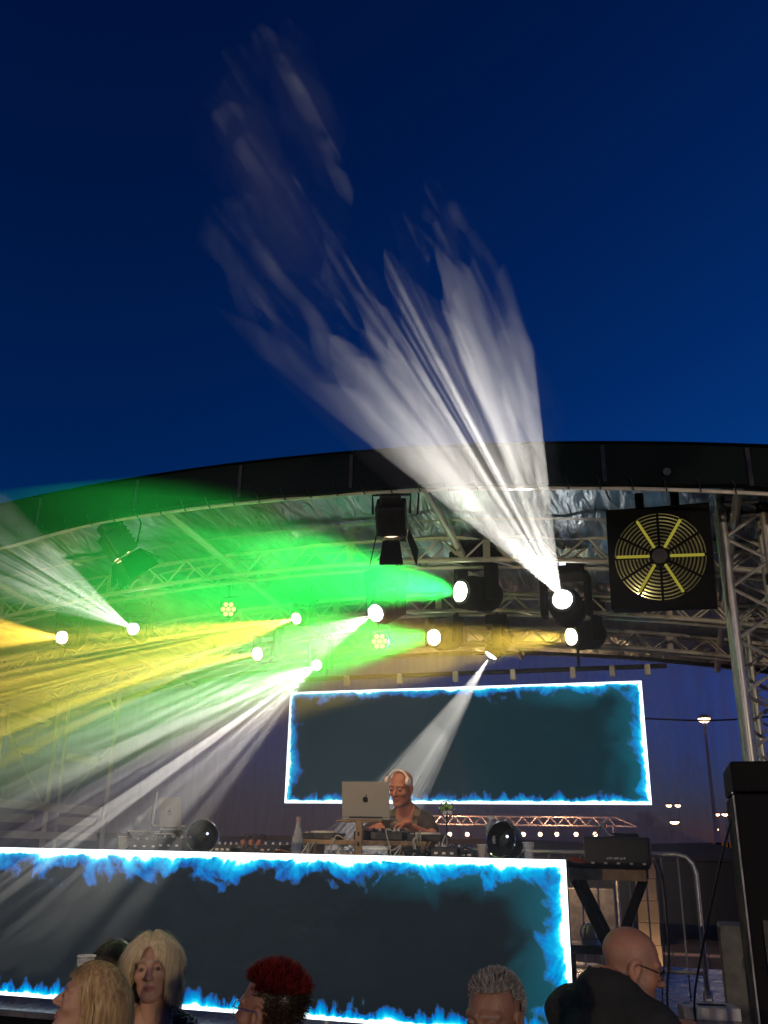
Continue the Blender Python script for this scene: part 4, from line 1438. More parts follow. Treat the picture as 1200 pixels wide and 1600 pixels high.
# low boxes of gear along the desk
def gear(label, px, w, h, d_=0.2, Y=5.56, knobs=6, m='black'):
    p = at(px, 1330, Y)
    t = thing('effects_unit', label, 'audio gear', (p.x, Y, TZ), rad(random.uniform(-6, 6)))
    MB().bbox((0, 0, h / 2 + 0.004), (w, d_, h), 0.006).build('case', m, t)
    for i in range(knobs):
        MB().lathe([(0.008, 0), (0.007, 0.014), (0.001, 0.015)], 9, None, (-w * 0.4 + w * 0.8 * i / max(1, knobs - 1), -0.03 + 0.05 * (i % 2), h + 0.004)).build('knob', 'white' if i % 3 == 0 else 'alu', t, True)
    for i in range(3):
        MB().box((-w * 0.3 + w * 0.3 * i, -d_ / 2 - 0.001, h * 0.5), (0.02, 0.003, 0.012)).build('socket', 'alu', t)
    return t


gear('low black effects unit under the edge on laptop', 236, 0.22, 0.07)
gear('black keyboard controller under the tilted laptop', 276, 0.2, 0.085, Y=5.5)
gear('slim black control box between the hood and the orange plugs', 356, 0.12, 0.05)
gear('black effects box left of the glass bottle', 432, 0.16, 0.055, Y=5.6)
gear('small black interface in front of the riser end', 700, 0.16, 0.06, Y=5.55)
gear('black pedal box beyond the small fan stand', 728, 0.12, 0.045, Y=5.62)

# cables on the table
def cable(label, pts, m, r=0.004, group='cables lying on the desk'):
    P = [Vector(q) for q in pts]
    out = []
    for i in range(len(P) - 1):
        p0, p1, p2, p3 = P[max(0, i - 1)], P[i], P[i + 1], P[min(len(P) - 1, i + 2)]
        for k in range(6):
            u = k / 6
            out.append(0.5 * ((2 * p1) + (p2 - p0) * u + (2 * p0 - 5 * p1 + 4 * p2 - p3) * u * u + (3 * p1 - p0 - 3 * p2 + p3) * u ** 3))
    out.append(P[-1])
    o = MB().path(out, r, 6).build('cable', m, None, True)
    tag(o, label, 'cable', group)
    return o


def heap(px0, px1, n, label, m, seed, hmax, r=0.0045, y0=5.45, y1=5.7):
    rr = np.random.default_rng(seed)
    xa_, xb_ = at(px0, 1330, 5.55).x, at(px1, 1330, 5.55).x
    for k in range(n):
        pts = []
        x = xa_ + (xb_ - xa_) * rr.random()
        y = y0 + (y1 - y0) * rr.random()
        for i in range(8):
            x = min(max(x + rr.normal() * 0.05, xa_), xb_)
            y = min(max(y + rr.normal() * 0.05, y0), y1)
            pts.append((x, y, TZ + r + (hmax * rr.random() ** 2 if 0 < i < 7 else 0)))
        cable(label, pts, m[k % len(m)], r)


heap(355, 470, 9, 'dark cable tangled between the black hood and the bottle', ('cable', 'black', 'cable'), 5, 0.07)
heap(375, 455, 3, 'thin orange cable in the tangle beside the black hood', ('cable_o',), 9, 0.04, 0.004)
heap(480, 545, 4, 'pale cable heaped on the timber riser end', ('cable_w',), 12, 0.13, 0.004)
heap(600, 690, 6, 'white cable looping over the front of the mixer', ('cable_w',), 15, 0.16, 0.004)
heap(640, 740, 7, 'black cable coiled at the end of the riser', ('cable',), 18, 0.07, 0.0045)
heap(235, 345, 4, 'black cable lying under the folding stands', ('cable',), 21, 0.03)
cable('long cable sagging along the front of the desk', [(at(360 + i * 48, 1334, 5.42).x, 5.43 + 0.02 * math.sin(i * 2.1), TZ + 0.006) for i in range(9)], 'cable_o', 0.005)
# orange plug boards
for k, px in enumerate((380, 392, 404)):
    p = at(px, 1322, 5.58)
    t = thing('plug', ('first', 'middle', 'last')[k] + ' orange plug standing in the power strip beside the black hood', 'plug', (p.x, 5.58, TZ + 0.034), group='orange plugs')
    MB().bbox((0, 0, 0.03), (0.028, 0.03, 0.045), 0.008, Matrix.Rotation(0.35 * k - 0.35, 3, 'Y')).build('plug_body', mat('orange_plastic', (0.38, 0.15, 0.08), 0.5), t)
    MB().path([(0, 0, 0.055), (0.01, 0, 0.085), (0.03, 0.02, 0.08), (0.05, 0.04, 0.0)], 0.004, 6).build('lead', 'cable', t, True)
p = at(392, 1330, 5.58)
t = thing('power_strip', 'long power strip lying under the orange plugs', 'power strip', (p.x, 5.58, TZ))
MB().bbox((0, 0, 0.018), (0.26, 0.05, 0.032), 0.006).build('strip_body', 'black', t)
for k in range(4):
    MB().lathe([(0.018, 0.0), (0.016, 0.001)], 12, None, (-0.09 + k * 0.06, 0, 0.0345)).build('socket', 'white', t)

# ------------------------------------------------------------------ side table with case
ta, tb = at(889, 1350, 5.75), at(1009, 1352, 5.75)
sx = (ta.x + tb.x) / 2
tw = tb.x - ta.x
th_ = ta.z - DECK_Z
stb = thing('trestle_table', 'small timber table on crossed dark legs beside the video panel', 'table', (sx, 5.95, DECK_Z))
MB().bbox((0, 0, th_ - 0.01), (tw + 0.03, 0.44, 0.02), 0.004).build('tabletop', 'black_matt', stb)
MB().bbox((0, -0.2, th_ - 0.053), (tw, 0.03, 0.062), 0.005).build('front_rail', 'wood', stb)
MB().bbox((0, 0.2, th_ - 0.053), (tw, 0.03, 0.062), 0.005).build('back_rail', 'wood', stb)
for yy in (-0.17, 0.17):
    for s in (-1, 1):
        a, c = Vector((s * tw * 0.44, yy + 0.012 * s, th_ - 0.085)), Vector((-s * tw * 0.42, yy + 0.012 * s, 0.0))
        dv = c - a
        Rq = dv.to_track_quat('Z', 'Y').to_matrix()
        MB().bbox((a + c) / 2, (0.022, 0.05, dv.length), 0.003, Rq).build('cross_leg', 'black_matt', stb)
tt = DECK_Z + th_
ca, cb_ = at(914, 1345, 5.85), at(1014, 1300, 5.85)
bc = thing('equipment_case', 'black equipment case with handle standing on the timber table', 'case', ((ca.x + cb_.x) / 2, 5.96, tt))
cw, ch = cb_.x - ca.x, cb_.z - tt
MB().bbox((0, 0, ch * 0.42), (cw, 0.3, ch * 0.84), 0.012).build('body', 'black', bc)
MB().bbox((cw * 0.12, 0.02, ch * 0.90), (cw * 0.42, 0.2, ch * 0.13), 0.012).build('top_unit', 'black', bc)
for i, (x0, w0) in enumerate(((-0.115, 0.012), (-0.098, 0.018), (-0.076, 0.012), (-0.06, 0.02), (-0.036, 0.014), (-0.018, 0.012))):
    MB().box((x0 + 0.06, -0.1515, 0.035 + 0.002 * (i % 2)), (w0, 0.002, 0.012)).build('lettering', 'steelgrey', bc)
for k in range(5):
    MB().bbox((-cw / 2 + 0.05 + k * cw / 5.2, -0.152, 0.008), (0.02, 0.01, 0.012), 0.003).build('latch', 'alu', bc)
p = at(940, 1320, 5.8)
t = thing('metal_bracket', 'pale curved metal bracket lying on the black case', 'bracket', (p.x, 5.92, tt + ch * 0.84))
v = []
for i in range(13):
    u = i / 12
    x = -0.055 + 0.13 * u
    z = 0.004 + 0.06 * math.exp(-((u - 0.42) / 0.2) ** 2)
    v += [(x, -0.05, z), (x, 0.05, z), (x, 0.05, z + 0.006), (x, -0.05, z + 0.006)]
f = [(i * 4 + e, i * 4 + (e + 1) % 4, i * 4 + 4 + (e + 1) % 4, i * 4 + 4 + e) for i in range(12) for e in range(4)]
MB().add(v, f).build('curved_plate', 'silverlap', t, True)
for s in (-0.03, 0.02):
    MB().lathe([(0.008, 0.0), (0.008, 0.016), (0.001, 0.017)], 8, None, (s, 0, 0.055)).build('stud', 'chrome', t)
# red cloth
p = at(900, 1346, 5.85)
v, f = [], []
for i in range(15):
    for j in range(11):
        x, y = -0.07 + 0.14 * i / 14, -0.09 + 0.18 * j / 10
        e = (1 - (x / 0.075) ** 2) * (1 - (y / 0.095) ** 2)
        v.append((x, y, 0.004 + max(0, e) * (0.035 + 0.03 * mnoise.noise(Vector((x * 25, y * 25, 1))))))
for i in range(14):
    for j in range(10):
        a = i * 11 + j
        f.append((a, a + 1, a + 12, a + 11))
rc_ = MB().add(v, f).build('cloth', 'red', None, True)
rc_.location = (p.x + 0.01, 5.86, tt + 0.001)
tag(rc_, 'crumpled red cloth at the corner of the timber table', 'cloth')
# hanging leads below the case
for k, dx in enumerate((0.0, 0.025)):
    cable(('thin', 'thicker')[k] + ' black lead hanging from the case down beside the barrier', [(cb_.x + 0.01 + dx, 5.84, tt + 0.03), (cb_.x + 0.035 + dx, 5.8, tt - 0.1), (cb_.x + 0.03 + dx, 5.8, tt - 0.45), (cb_.x + 0.0 + dx, 5.8, DECK_Z + 0.2), (cb_.x + 0.02 + dx, 5.78, DECK_Z + 0.006), (cb_.x + 0.1 + dx, 5.6, DECK_Z + 0.006)], 'cable', 0.004 + 0.003 * k, 'leads beside the side table')


# ------------------------------------------------------------------ steel crowd barriers
def barrier(label, x1, Y, w):
    t = thing('crowd_barrier', label, 'barrier', (x1, Y, DECK_Z), group='crowd barriers')
    H = 0.945
    r = 0.05
    pts = [(0, 0, 0.02), (0, 0, H - 0.13), (-0.02, 0, H - 0.06), (-0.06, 0, H - 0.015), (-0.13, 0, H), (-w + 0.13, 0, H), (-w + 0.06, 0, H - 0.015), (-w + 0.02, 0, H - 0.06), (-w, 0, H - 0.13), (-w, 0, 0.02)]
    MB().path(pts, 0.019, 10).build('frame_tube', 'galv', t, True)
    MB().tube((0, 0, 0.16), (-w, 0, 0.16), 0.014).build('bottom_rail', 'galv', t)
    n = int(w / 0.115)
    for i in range(1, n):
        MB().tube((-w * i / n, 0, 0.16), (-w * i / n, 0, H - 0.008), 0.0075, 6).build('upright_bar', 'galv', t)
    for xx in (0, -w):
        MB().lathe([(0.035, 0.0), (0.036, 0.04), (0.022, 0.05), (0.022, 0.0)], 12, None, (xx, 0, 0)).build('foot', 'galv', t, True)
        MB().bbox((xx, 0, 0.025), (0.04, 0.5, 0.018), 0.005).build('foot_bar', 'galv', t)


be = atz(1106, 1556, DECK_Z + 0.02)
barrier('galvanised crowd barrier beside the loudspeaker stack, end post in view', be.x, be.y, 1.9)
barrier('galvanised crowd barrier behind the DJ desk under the hanging screen', be.x - 1.97, be.y, 1.9)

# ------------------------------------------------------------------ loudspeakers and cases at the stage corner
pa = at(1140, 1190, 3.9)
px_, pz_ = pa.x, pa.z
sp = thing('loudspeaker_stack', 'tall black loudspeaker stack cut off by the frame edge beside the stage', 'loudspeaker', (px_ + 0.33, 4.2, 0))
zj = at(1145, 1238, 3.9).z
MB().bbox((0, 0, (zj - 0.004) / 2), (0.66, 0.6, zj - 0.004), 0.015).build('lower_cabinet', 'black_matt', sp)
MB().bbox((0, 0, (zj + pz_) / 2 + 0.002), (0.66, 0.6, pz_ - zj), 0.012).build('top_cabinet', 'black_matt', sp)
MB().bbox((0.0, -0.305, 0.9), (0.56, 0.012, 1.6), 0.004).build('front_grille', 'black', sp)
MB().box((-0.331, -0.25, zj), (0.004, 0.05, 0.006)).build('seam_strip', 'alu', sp)
MB().tube((-0.331, -0.302, 0.02), (-0.331, -0.302, zj - 0.01), 0.0035, 6).build('corner_trim', 'galv', sp)
cable('slack black cable running from the loudspeaker stack down to the stage floor', [(px_ + 0.01, 4.1, at(1143, 1262, 4.1).z), at(1125, 1350, 4.6), at(1100, 1470, 5.2), at(1085, 1560, 5.6), Vector((0.02, 6.0, DECK_Z + 0.006))], 'cable', 0.006, 'cables at the stage corner')
# grey sub box with swirl emblem
ga = atz(1150, 1580, DECK_Z)
gb = thing('grey_case', 'grey carpeted box with a faint swirl emblem next to the loudspeaker stack', 'case', (ga.x + 0.16, ga.y + 0.2, DECK_Z))
gh = at(1140, 1446, ga.y).z - DECK_Z
MB().bbox((0, 0, gh / 2), (0.42, 0.4, gh), 0.012).build('body', 'grey', gb)
MB().bbox((-0.214, -0.19, gh / 2), (0.012, 0.02, gh - 0.02), 0.003).build('corner_trim', 'black', gb)
MB().path([(-0.05 + 0.045 * math.cos(a) * (1 - a / 16), -0.203, gh * 0.55 + 0.06 * math.sin(a) * (1 - a / 16)) for a in [i * 0.35 for i in range(22)]], 0.004, 5).build('emblem', 'black', gb, True)
# pale box with slot on the floor
wa = atz(1108, 1590, DECK_Z)
wb = thing('floor_box', 'pale steel floor box with a dark cable slot on the stage floor', 'floor box', (wa.x, wa.y, DECK_Z), rad(12))
MB().bbox((0, 0, 0.035), (0.34, 0.22, 0.07), 0.006).build('body', 'steelgrey', wb)
MB().box((0.02, 0.0, 0.0715), (0.17, 0.07, 0.003)).build('slot', 'black_matt', wb)
MB().box((-0.12, 0.05, 0.0715), (0.04, 0.03, 0.003)).build('catch', 'black', wb)
# dark flight case and round metal lamp behind the panel end
fa = at(928, 1478, 6.3)
fc = thing('flight_case', 'low dark flight case on the floor under the timber table', 'case', (fa.x, 6.45, DECK_Z))
fh = fa.z - DECK_Z
MB().bbox((0, 0, fh - 0.025), (0.40, 0.3, 0.05), 0.008).build('lid', 'black', fc)
for x_ in (-0.16, 0.16):
    for y_ in (-0.12, 0.12):
        MB().tube((x_, y_, 0), (x_, y_, fh - 0.05), 0.016).build('leg', 'black', fc)
ra = at(921, 1462, 6.3)
rl_ = thing('round_lamp', 'small round ribbed metal lamp on the dark flight case', 'lamp', (ra.x, 6.4, DECK_Z + fh))
MB().lathe([(0.001, 0.0), (0.06, 0.0), (0.058, 0.03), (0.066, 0.04), (0.06, 0.085), (0.035, 0.115), (0.001, 0.12)], 18).build('dome', 'galv', rl_, True)
for k in range(6):
    a = k * math.pi / 3
    MB().path([(0.067 * math.cos(a) * q, 0.067 * math.sin(a) * q, z) for q, z in ((1, 0.04), (0.95, 0.086), (0.56, 0.118), (0.02, 0.124))], 0.003, 5).build('guard_wire', 'chrome', rl_, True)

# ------------------------------------------------------------------ scaffold stair at the dark side
SY = 8.1
sx0 = at(60, 1300, SY).x
scf = thing('scaffold_frame', 'pale steel scaffold frame with boards at the far back of the stage', 'scaffold', (sx0, SY, DECK_Z))


def sl(px, py, dy=0.0):
    q = at(px, py, SY + dy)
    return (q.x - sx0, dy, q.z - DECK_Z)


for (a, c, r) in (((66, 1315), (108, 1000), 0.022), ((90, 1315), (118, 1010), 0.018), ((158, 1318), (190, 1060), 0.022), ((-18, 1318), (22, 1000), 0.022), ((75, 1315), (95, 1060), 0.012)):
    pa_, pb_ = sl(*a), sl(*c)
    MB().tube((pa_[0], pa_[1], 0.0), pb_, r, 8).build('standard_tube', 'steelgrey', scf, True)
for (a, c) in (((12, 1140), (66, 1258)), ((96, 1258), (172, 1168)), ((30, 990), (12, 1140)), ((165, 1080), (180, 1110))):
    MB().tube(sl(*a, -0.03), sl(*c, -0.03), 0.012, 6).build('diagonal_tube', 'steelgrey', scf, True)
for (a, c, h) in (((-30, 1252), (158, 1268), 0.10), ((-30, 1276), (52, 1279), 0.10), ((88, 1282), (148, 1285), 0.09), ((-30, 1302), (150, 1308), 0.085), ((30, 1170), (64, 1176), 0.09), ((105, 1182), (155, 1190), 0.09)):
    p0, p1 = Vector(sl(*a, -0.06)), Vector(sl(*c, -0.06))
    dv = p1 - p0
    Rq = Matrix.Rotation(-math.atan2(dv.z, dv.x), 3, 'Y')
    MB().bbox((p0 + p1) / 2, (dv.length, 0.03, h * 0.85), 0.006, Rq).build('board', 'steelgrey', scf)


# ================================================================== PEOPLE
def rc(P, a, b, r1, r2):
    a, b = np.array(a, float), np.array(b, float)
    ab = b - a
    t = np.clip(((P - a) @ ab) / max(ab @ ab, 1e-9), 0, 1)
    return np.linalg.norm(P - (a + t[..., None] * ab), axis=-1) - (r1 + (r2 - r1) * t)


def el(P, c, r):
    r = np.array(r, float)
    q = P - np.array(c, float)
    k0 = np.linalg.norm(q / r, axis=-1)
    k1 = np.linalg.norm(q / (r * r), axis=-1)
    return k0 * (k0 - 1) / np.maximum(k1, 1e-6)


def smin(a, b, k):
    h = np.clip(0.5 + 0.5 * (b - a) / k, 0, 1)
    return b + (a - b) * h - k * h * (1 - h)


def smax(a, b, k):
    return -smin(-a, -b, k)


def surface_nets(fn, lo, hi, step):
    lo, hi = np.array(lo, float), np.array(hi, float)
    n = np.ceil((hi - lo) / step).astype(int) + 1
    ax = [lo[i] + step * np.arange(n[i]) for i in range(3)]
    G = np.stack(np.meshgrid(*ax, indexing='ij'), -1)
    V = fn(G.reshape(-1, 3)).reshape(n)
    S = V < 0
    c = np.zeros(n - 1, int)
    offs = [(i, j, k) for i in (0, 1) for j in (0, 1) for k in (0, 1)]
    for o in offs:
        c += S[o[0]:n[0] - 1 + o[0], o[1]:n[1] - 1 + o[1], o[2]:n[2] - 1 + o[2]]
    act = np.argwhere((c > 0) & (c < 8))
    idx = -np.ones(n - 1, int)
    idx[tuple(act.T)] = np.arange(len(act))
    acc, cnt = np.zeros((len(act), 3)), np.zeros(len(act))
    for a in offs:
        for d in range(3):
            if a[d]:
                continue
            b = list(a)
            b[d] = 1
            pa, pb = act + np.array(a), act + np.array(b)
            va, vb = V[tuple(pa.T)], V[tuple(pb.T)]
            m = (va < 0) != (vb < 0)
            t = np.where(m, va / np.where(np.abs(va - vb) < 1e-12, 1, va - vb), 0)
            p = pa.astype(float)
            p[:, d] += t
            acc[m] += p[m]
            cnt[m] += 1
    verts = lo + step * acc / cnt[:, None]
    faces = []
    for d in range(3):
        e = [1, 2] if d == 0 else ([0, 2] if d == 1 else [0, 1])
        sl0 = [slice(None)] * 3
        sl1 = [slice(None)] * 3
        sl0[d], sl1[d] = slice(0, -1), slice(1, None)
        ch = np.argwhere(S[tuple(sl0)] != S[tuple(sl1)])
        for k in e:
            ch = ch[(ch[:, k] > 0) & (ch[:, k] < n[k] - 1)]
        sgn = S[tuple(ch.T)]
        q = []
        for (u, w) in ((0, 0), (1, 0), (1, 1), (0, 1)):
            cc = ch.copy()
            cc[:, e[0]] -= u
            cc[:, e[1]] -= w
            q.append(idx[tuple(cc.T)])
        q = np.stack(q, 1)
        flip = sgn if d != 1 else ~sgn
        q[flip] = q[flip][:, ::-1]
        faces.append(q)
    return verts, np.concatenate(faces)


def head_fn(fem=0.0, neck=1.0, fat=0.0):
    j = 1 - 0.12 * fem + 0.25 * fat

    def fn(P):
        A = P.copy()
        A[:, 0] = np.abs(A[:, 0])
        d = el(A, (0, -0.015, 0.035), (0.075 + 0.004 * fat, 0.095, 0.082))
        d = smin(d, el(A, (0, 0.028, -0.03), (0.060 * (1 + 0.2 * fat), 0.062, 0.085)), 0.03)
        d = smin(d, el(A, (0, 0.03, -0.082), (0.045 * j, 0.05, 0.036)), 0.025)
        d = smin(d, rc(A, (0.052 * j, -0.01, -0.06), (0.018, 0.068, -0.105), 0.018 * j, 0.017), 0.022)
        d = smin(d, el(A, (0, 0.076, -0.107), (0.021, 0.018, 0.017)), 0.018)
        if fat:
            d = smin(d, el(A, (0, 0.02, -0.115), (0.055, 0.06, 0.035)), 0.03)
        d = smin(d, rc(A, (0.010, 0.083, 0.026), (0.048, 0.066, 0.024), 0.011, 0.010), 0.014)
        d = smin(d, el(A, (0.043, 0.056, -0.028), (0.022, 0.022, 0.02)), 0.022)
        d = smax(d, -el(A, (0.033, 0.092, 0.003), (0.018, 0.016, 0.012)), 0.012)
        d = smin(d, rc(A, (0, 0.084, 0.010), (0, 0.110, -0.030), 0.0085, 0.0125), 0.010)
        d = smin(d, el(A, (0.0125, 0.098, -0.034), (0.009, 0.011, 0.008)), 0.007)
        d = smin(d, rc(A, (0, 0.0925, -0.0635), (0.020, 0.083, -0.0665), 0.006, 0.003), 0.006)
        d = smin(d, rc(A, (0, 0.0915, -0.076), (0.017, 0.083, -0.073), 0.007, 0.003), 0.006)
        d = smax(d, -rc(A, (0, 0.101, -0.0695), (0.022, 0.090, -0.070), 0.0022, 0.0018), 0.003)
        # eyelids
        d = smin(d, el(A, (0.033, 0.0785, 0.0045), (0.0165, 0.0105, 0.0095)), 0.003)
        d = smin(d, el(A, (0.033, 0.0765, -0.006), (0.0150, 0.0095, 0.006)), 0.003)
        # ears
        e = el(A, (0.079, -0.012, -0.008), (0.0095, 0.021, 0.033))
        e = smin(e, el(A, (0.076, -0.004, -0.036), (0.008, 0.010, 0.011)), 0.008)
        e = smax(e, -el(A, (0.088, -0.006, -0.004), (0.008, 0.011, 0.019)), 0.006)
        d = smin(d, e, 0.008)
        nk = rc(A, (0, -0.022, -0.05), (0, -0.045, -0.21), (0.050 + 0.010 * fat) * neck, (0.060 + 0.012 * fat) * neck)
        d = smin(d, nk, 0.028)
        return d
    return fn


def blob_mesh(name, verts, faces, m, parent, attrs=None, label=None, lap=1):
    if lap:   # light smoothing
        v = verts.copy()
        for _ in range(lap):
            s, c = np.zeros_like(v), np.zeros(len(v))
            for a, b in ((0, 1), (1, 2), (2, 3), (3, 0)):
                np.add.at(s, faces[:, a], v[faces[:, b]])
                np.add.at(s, faces[:, b], v[faces[:, a]])
                np.add.at(c, faces[:, a], 1)
                np.add.at(c, faces[:, b], 1)
            v = 0.6 * v + 0.4 * s / np.maximum(c, 1)[:, None]
        verts = v
    me = bpy.data.meshes.new(name)
    me.from_pydata(verts.tolist(), [], faces.tolist())
    me.validate()
    bm = bmesh.new()
    bm.from_mesh(me)
    bmesh.ops.recalc_face_normals(bm, faces=bm.faces[:])
    bm.to_mesh(me)
    bm.free()
    me.polygons.foreach_set('use_smooth', [True] * len(me.polygons))
    if attrs:
        for k, arr in attrs.items():
            if len(arr) == len(me.vertices):
                a = me.attributes.new(k, 'FLOAT', 'POINT')
                a.data.foreach_set('value', np.asarray(arr, np.float32))
    me.materials.append(MT[m] if isinstance(m, str) else m)
    o = bpy.data.objects.new(name, me)
    COL.objects.link(o)
    if parent is not None:
        o.parent = parent
    if label:
        o['label'] = label
    return o


def skin_mat(name, col, lip=(0.35, 0.12, 0.1), stub_shade=(0.18, 0.15, 0.14)):
    m, nt, b = new_mat(name)
    N, L = nt.nodes, nt.links
    b.inputs['Roughness'].default_value = 0.5
    b.inputs['Subsurface Weight'].default_value = 0.0
    tc = N.new('ShaderNodeTexCoord')
    n = N.new('ShaderNodeTexNoise')
    n.inputs['Scale'].default_value = 22
    n.inputs['Detail'].default_value = 5
    L.new(tc.outputs['Object'], n.inputs['Vector'])
    rp = N.new('ShaderNodeValToRGB')
    rp.color_ramp.elements[0].position, rp.color_ramp.elements[0].color = 0.3, (col[0] * 0.9, col[1] * 0.78, col[2] * 0.74, 1)
    rp.color_ramp.elements[1].position, rp.color_ramp.elements[1].color = 0.7, (*col, 1)
    L.new(n.outputs[0], rp.inputs[0])
    cur = rp.outputs[0]
    for at_n, c in (('lip', lip), ('dark', stub_shade)):
        a = N.new('ShaderNodeAttribute')
        a.attribute_name = at_n
        mx = N.new('ShaderNodeMix')
        mx.data_type = 'RGBA'
        L.new(a.outputs['Fac'], mx.inputs['Factor'])
        L.new(cur, mx.inputs['A'])
        mx.inputs['B'].default_value = (*c, 1)
        cur = mx.outputs['Result']
    L.new(cur, b.inputs['Base Color'])
    n2 = N.new('ShaderNodeTexNoise')
    n2.inputs['Scale'].default_value = 130
    n2.inputs['Detail'].default_value = 6
    L.new(tc.outputs['Object'], n2.inputs['Vector'])
    bp = N.new('ShaderNodeBump')
    bp.inputs['Strength'].default_value = 0.3
    bp.inputs['Distance'].default_value = 0.006
    L.new(n2.outputs[0], bp.inputs['Height'])
    L.new(bp.outputs[0], b.inputs['Normal'])
    return m


def hand_mesh(curl=0.5, side=1):
    """right hand pointing down local -z, palm towards +y, thumb on the +x*side side; wrist at the origin"""
    prims = []
    prims.append(((0, 0, 0.01), (0, 0.004, -0.05), 0.022, 0.026))
    fl = (0.062, 0.074, 0.078, 0.07)
    fx = (-0.031, -0.0105, 0.0105, 0.031)
    fr = (0.0072, 0.0082, 0.0086, 0.0084)
    segs = []
    for i in range(4):
        a = np.array([fx[i] * side, 0.0, -0.082 - 0.004 * (i in (1, 2))])
        segs.append((np.array([fx[i] * side * 0.8, 0, -0.03]), a, 0.012, fr[i] * 1.15))
        ang = 0.2 * curl
        for q, fr_ in enumerate((0.45, 0.32, 0.23)):
            ang += curl * (0.75, 0.8, 0.5)[q]
            b = a + fl[i] * fr_ * np.array([0, math.sin(ang), -math.cos(ang)])
            segs.append((a, b, fr[i] * (1 - 0.1 * q), fr[i] * (0.9 - 0.1 * q)))
            a = b
    t0 = np.array([0.022 * side, 0.006, -0.02])
    t1 = t0 + np.array([0.026 * side, 0.014, -0.028])
    t2 = t1 + np.array([0.010 * side, 0.016, -0.026])
    t3 = t2 + np.array([-0.002 * side, 0.012, -0.022])
    segs += [(t0, t1, 0.014, 0.011), (t1, t2, 0.011, 0.0095), (t2, t3, 0.0095, 0.008)]

    def fn(P):
        d = smin(rc(P, (0, 0, 0.03), (0, 0, -0.02), 0.024, 0.024), el(P, (0, 0.0, -0.05), (0.04, 0.016, 0.045)), 0.02)
        for a, b, r1, r2 in segs:
            d = smin(d, rc(P, a, b, r1, r2), 0.004)
        return d
    return surface_nets(fn, (-0.08, -0.04, -0.19), (0.08, 0.09, 0.06), 0.0045)


HANDS = {}


def quat_from_to(a, b):
    return Vector(a).rotation_difference(Vector(b)).to_matrix()


def ribbons(strands, wid, name, m, parent, taper=True):
    """strands: list of (n,3) arrays with outward normals -> flat ribbons in one mesh"""
    V, Fc = [], []
    for (pts, nrm, w) in strands:
        n = len(pts)
        t = np.gradient(pts, axis=0)
        s = np.cross(t, nrm)
        s /= np.maximum(np.linalg.norm(s, axis=1, keepdims=True), 1e-6)
        ww = (w * (np.linspace(1, 0.35, n) if taper else np.ones(n)))[:, None]
        o = len(V)
        for a, b in zip(pts - s * ww, pts + s * ww):
            V.append(tuple(a))
            V.append(tuple(b))
        for i in range(n - 1):
            Fc.append((o + 2 * i, o + 2 * i + 1, o + 2 * i + 3, o + 2 * i + 2))
    me = bpy.data.meshes.new(name)
    me.from_pydata(V, [], Fc)
    me.polygons.foreach_set('use_smooth', [True] * len(me.polygons))
    me.materials.append(MT[m] if isinstance(m, str) else m)
    o = bpy.data.objects.new(name, me)
    COL.objects.link(o)
    o.parent = parent
    o['kind'] = 'stuff'
    return o


def hair_mat(name, c0, c1, rough=0.4):
    m, nt, b = new_mat(name)
    N, L = nt.nodes, nt.links
    b.inputs['Roughness'].default_value = rough
    b.inputs['Specular IOR Level'].default_value = 0.4
    tc = N.new('ShaderNodeTexCoord')
    mp = N.new('ShaderNodeMapping')
    mp.inputs['Scale'].default_value = (90, 90, 6)
    n = N.new('ShaderNodeTexNoise')
    n.inputs['Scale'].default_value = 1.0
    n.inputs['Detail'].default_value = 4
    L.new(tc.outputs['Object'], mp.inputs[0])
    L.new(mp.outputs[0], n.inputs['Vector'])
    rp = N.new('ShaderNodeValToRGB')
    rp.color_ramp.elements[0].position, rp.color_ramp.elements[0].color = 0.32, (*c0, 1)
    rp.color_ramp.elements[1].position, rp.color_ramp.elements[1].color = 0.68, (*c1, 1)
    L.new(n.outputs[0], rp.inputs[0])
    L.new(rp.outputs[0], b.inputs['Base Color'])
    return m


def fib_dirs(n):
    i = np.arange(n) + 0.5
    ph = np.arccos(1 - 2 * i / n)
    th = math.pi * (1 + 5 ** 0.5) * i
    return np.stack([np.cos(th) * np.sin(ph), np.sin(th) * np.sin(ph), np.cos(ph)], 1)


CRC, CRR = np.array([0, -0.015, 0.035]), np.array([0.077, 0.097, 0.084])


def on_scalp(d):
    """true where hair grows, for unit directions from the cranium centre"""
    front = d[:, 1] > 0.25
    ok = np.where(front, d[:, 2] > 0.52, d[:, 2] > -0.62)
    side = (np.abs(d[:, 0]) > 0.75) & (d[:, 1] > -0.15) & (d[:, 2] < 0.05)
    ok &= ~side
    ok &= ~((d[:, 1] > -0.1) & (d[:, 2] < 0.15) & ~front)
    return ok


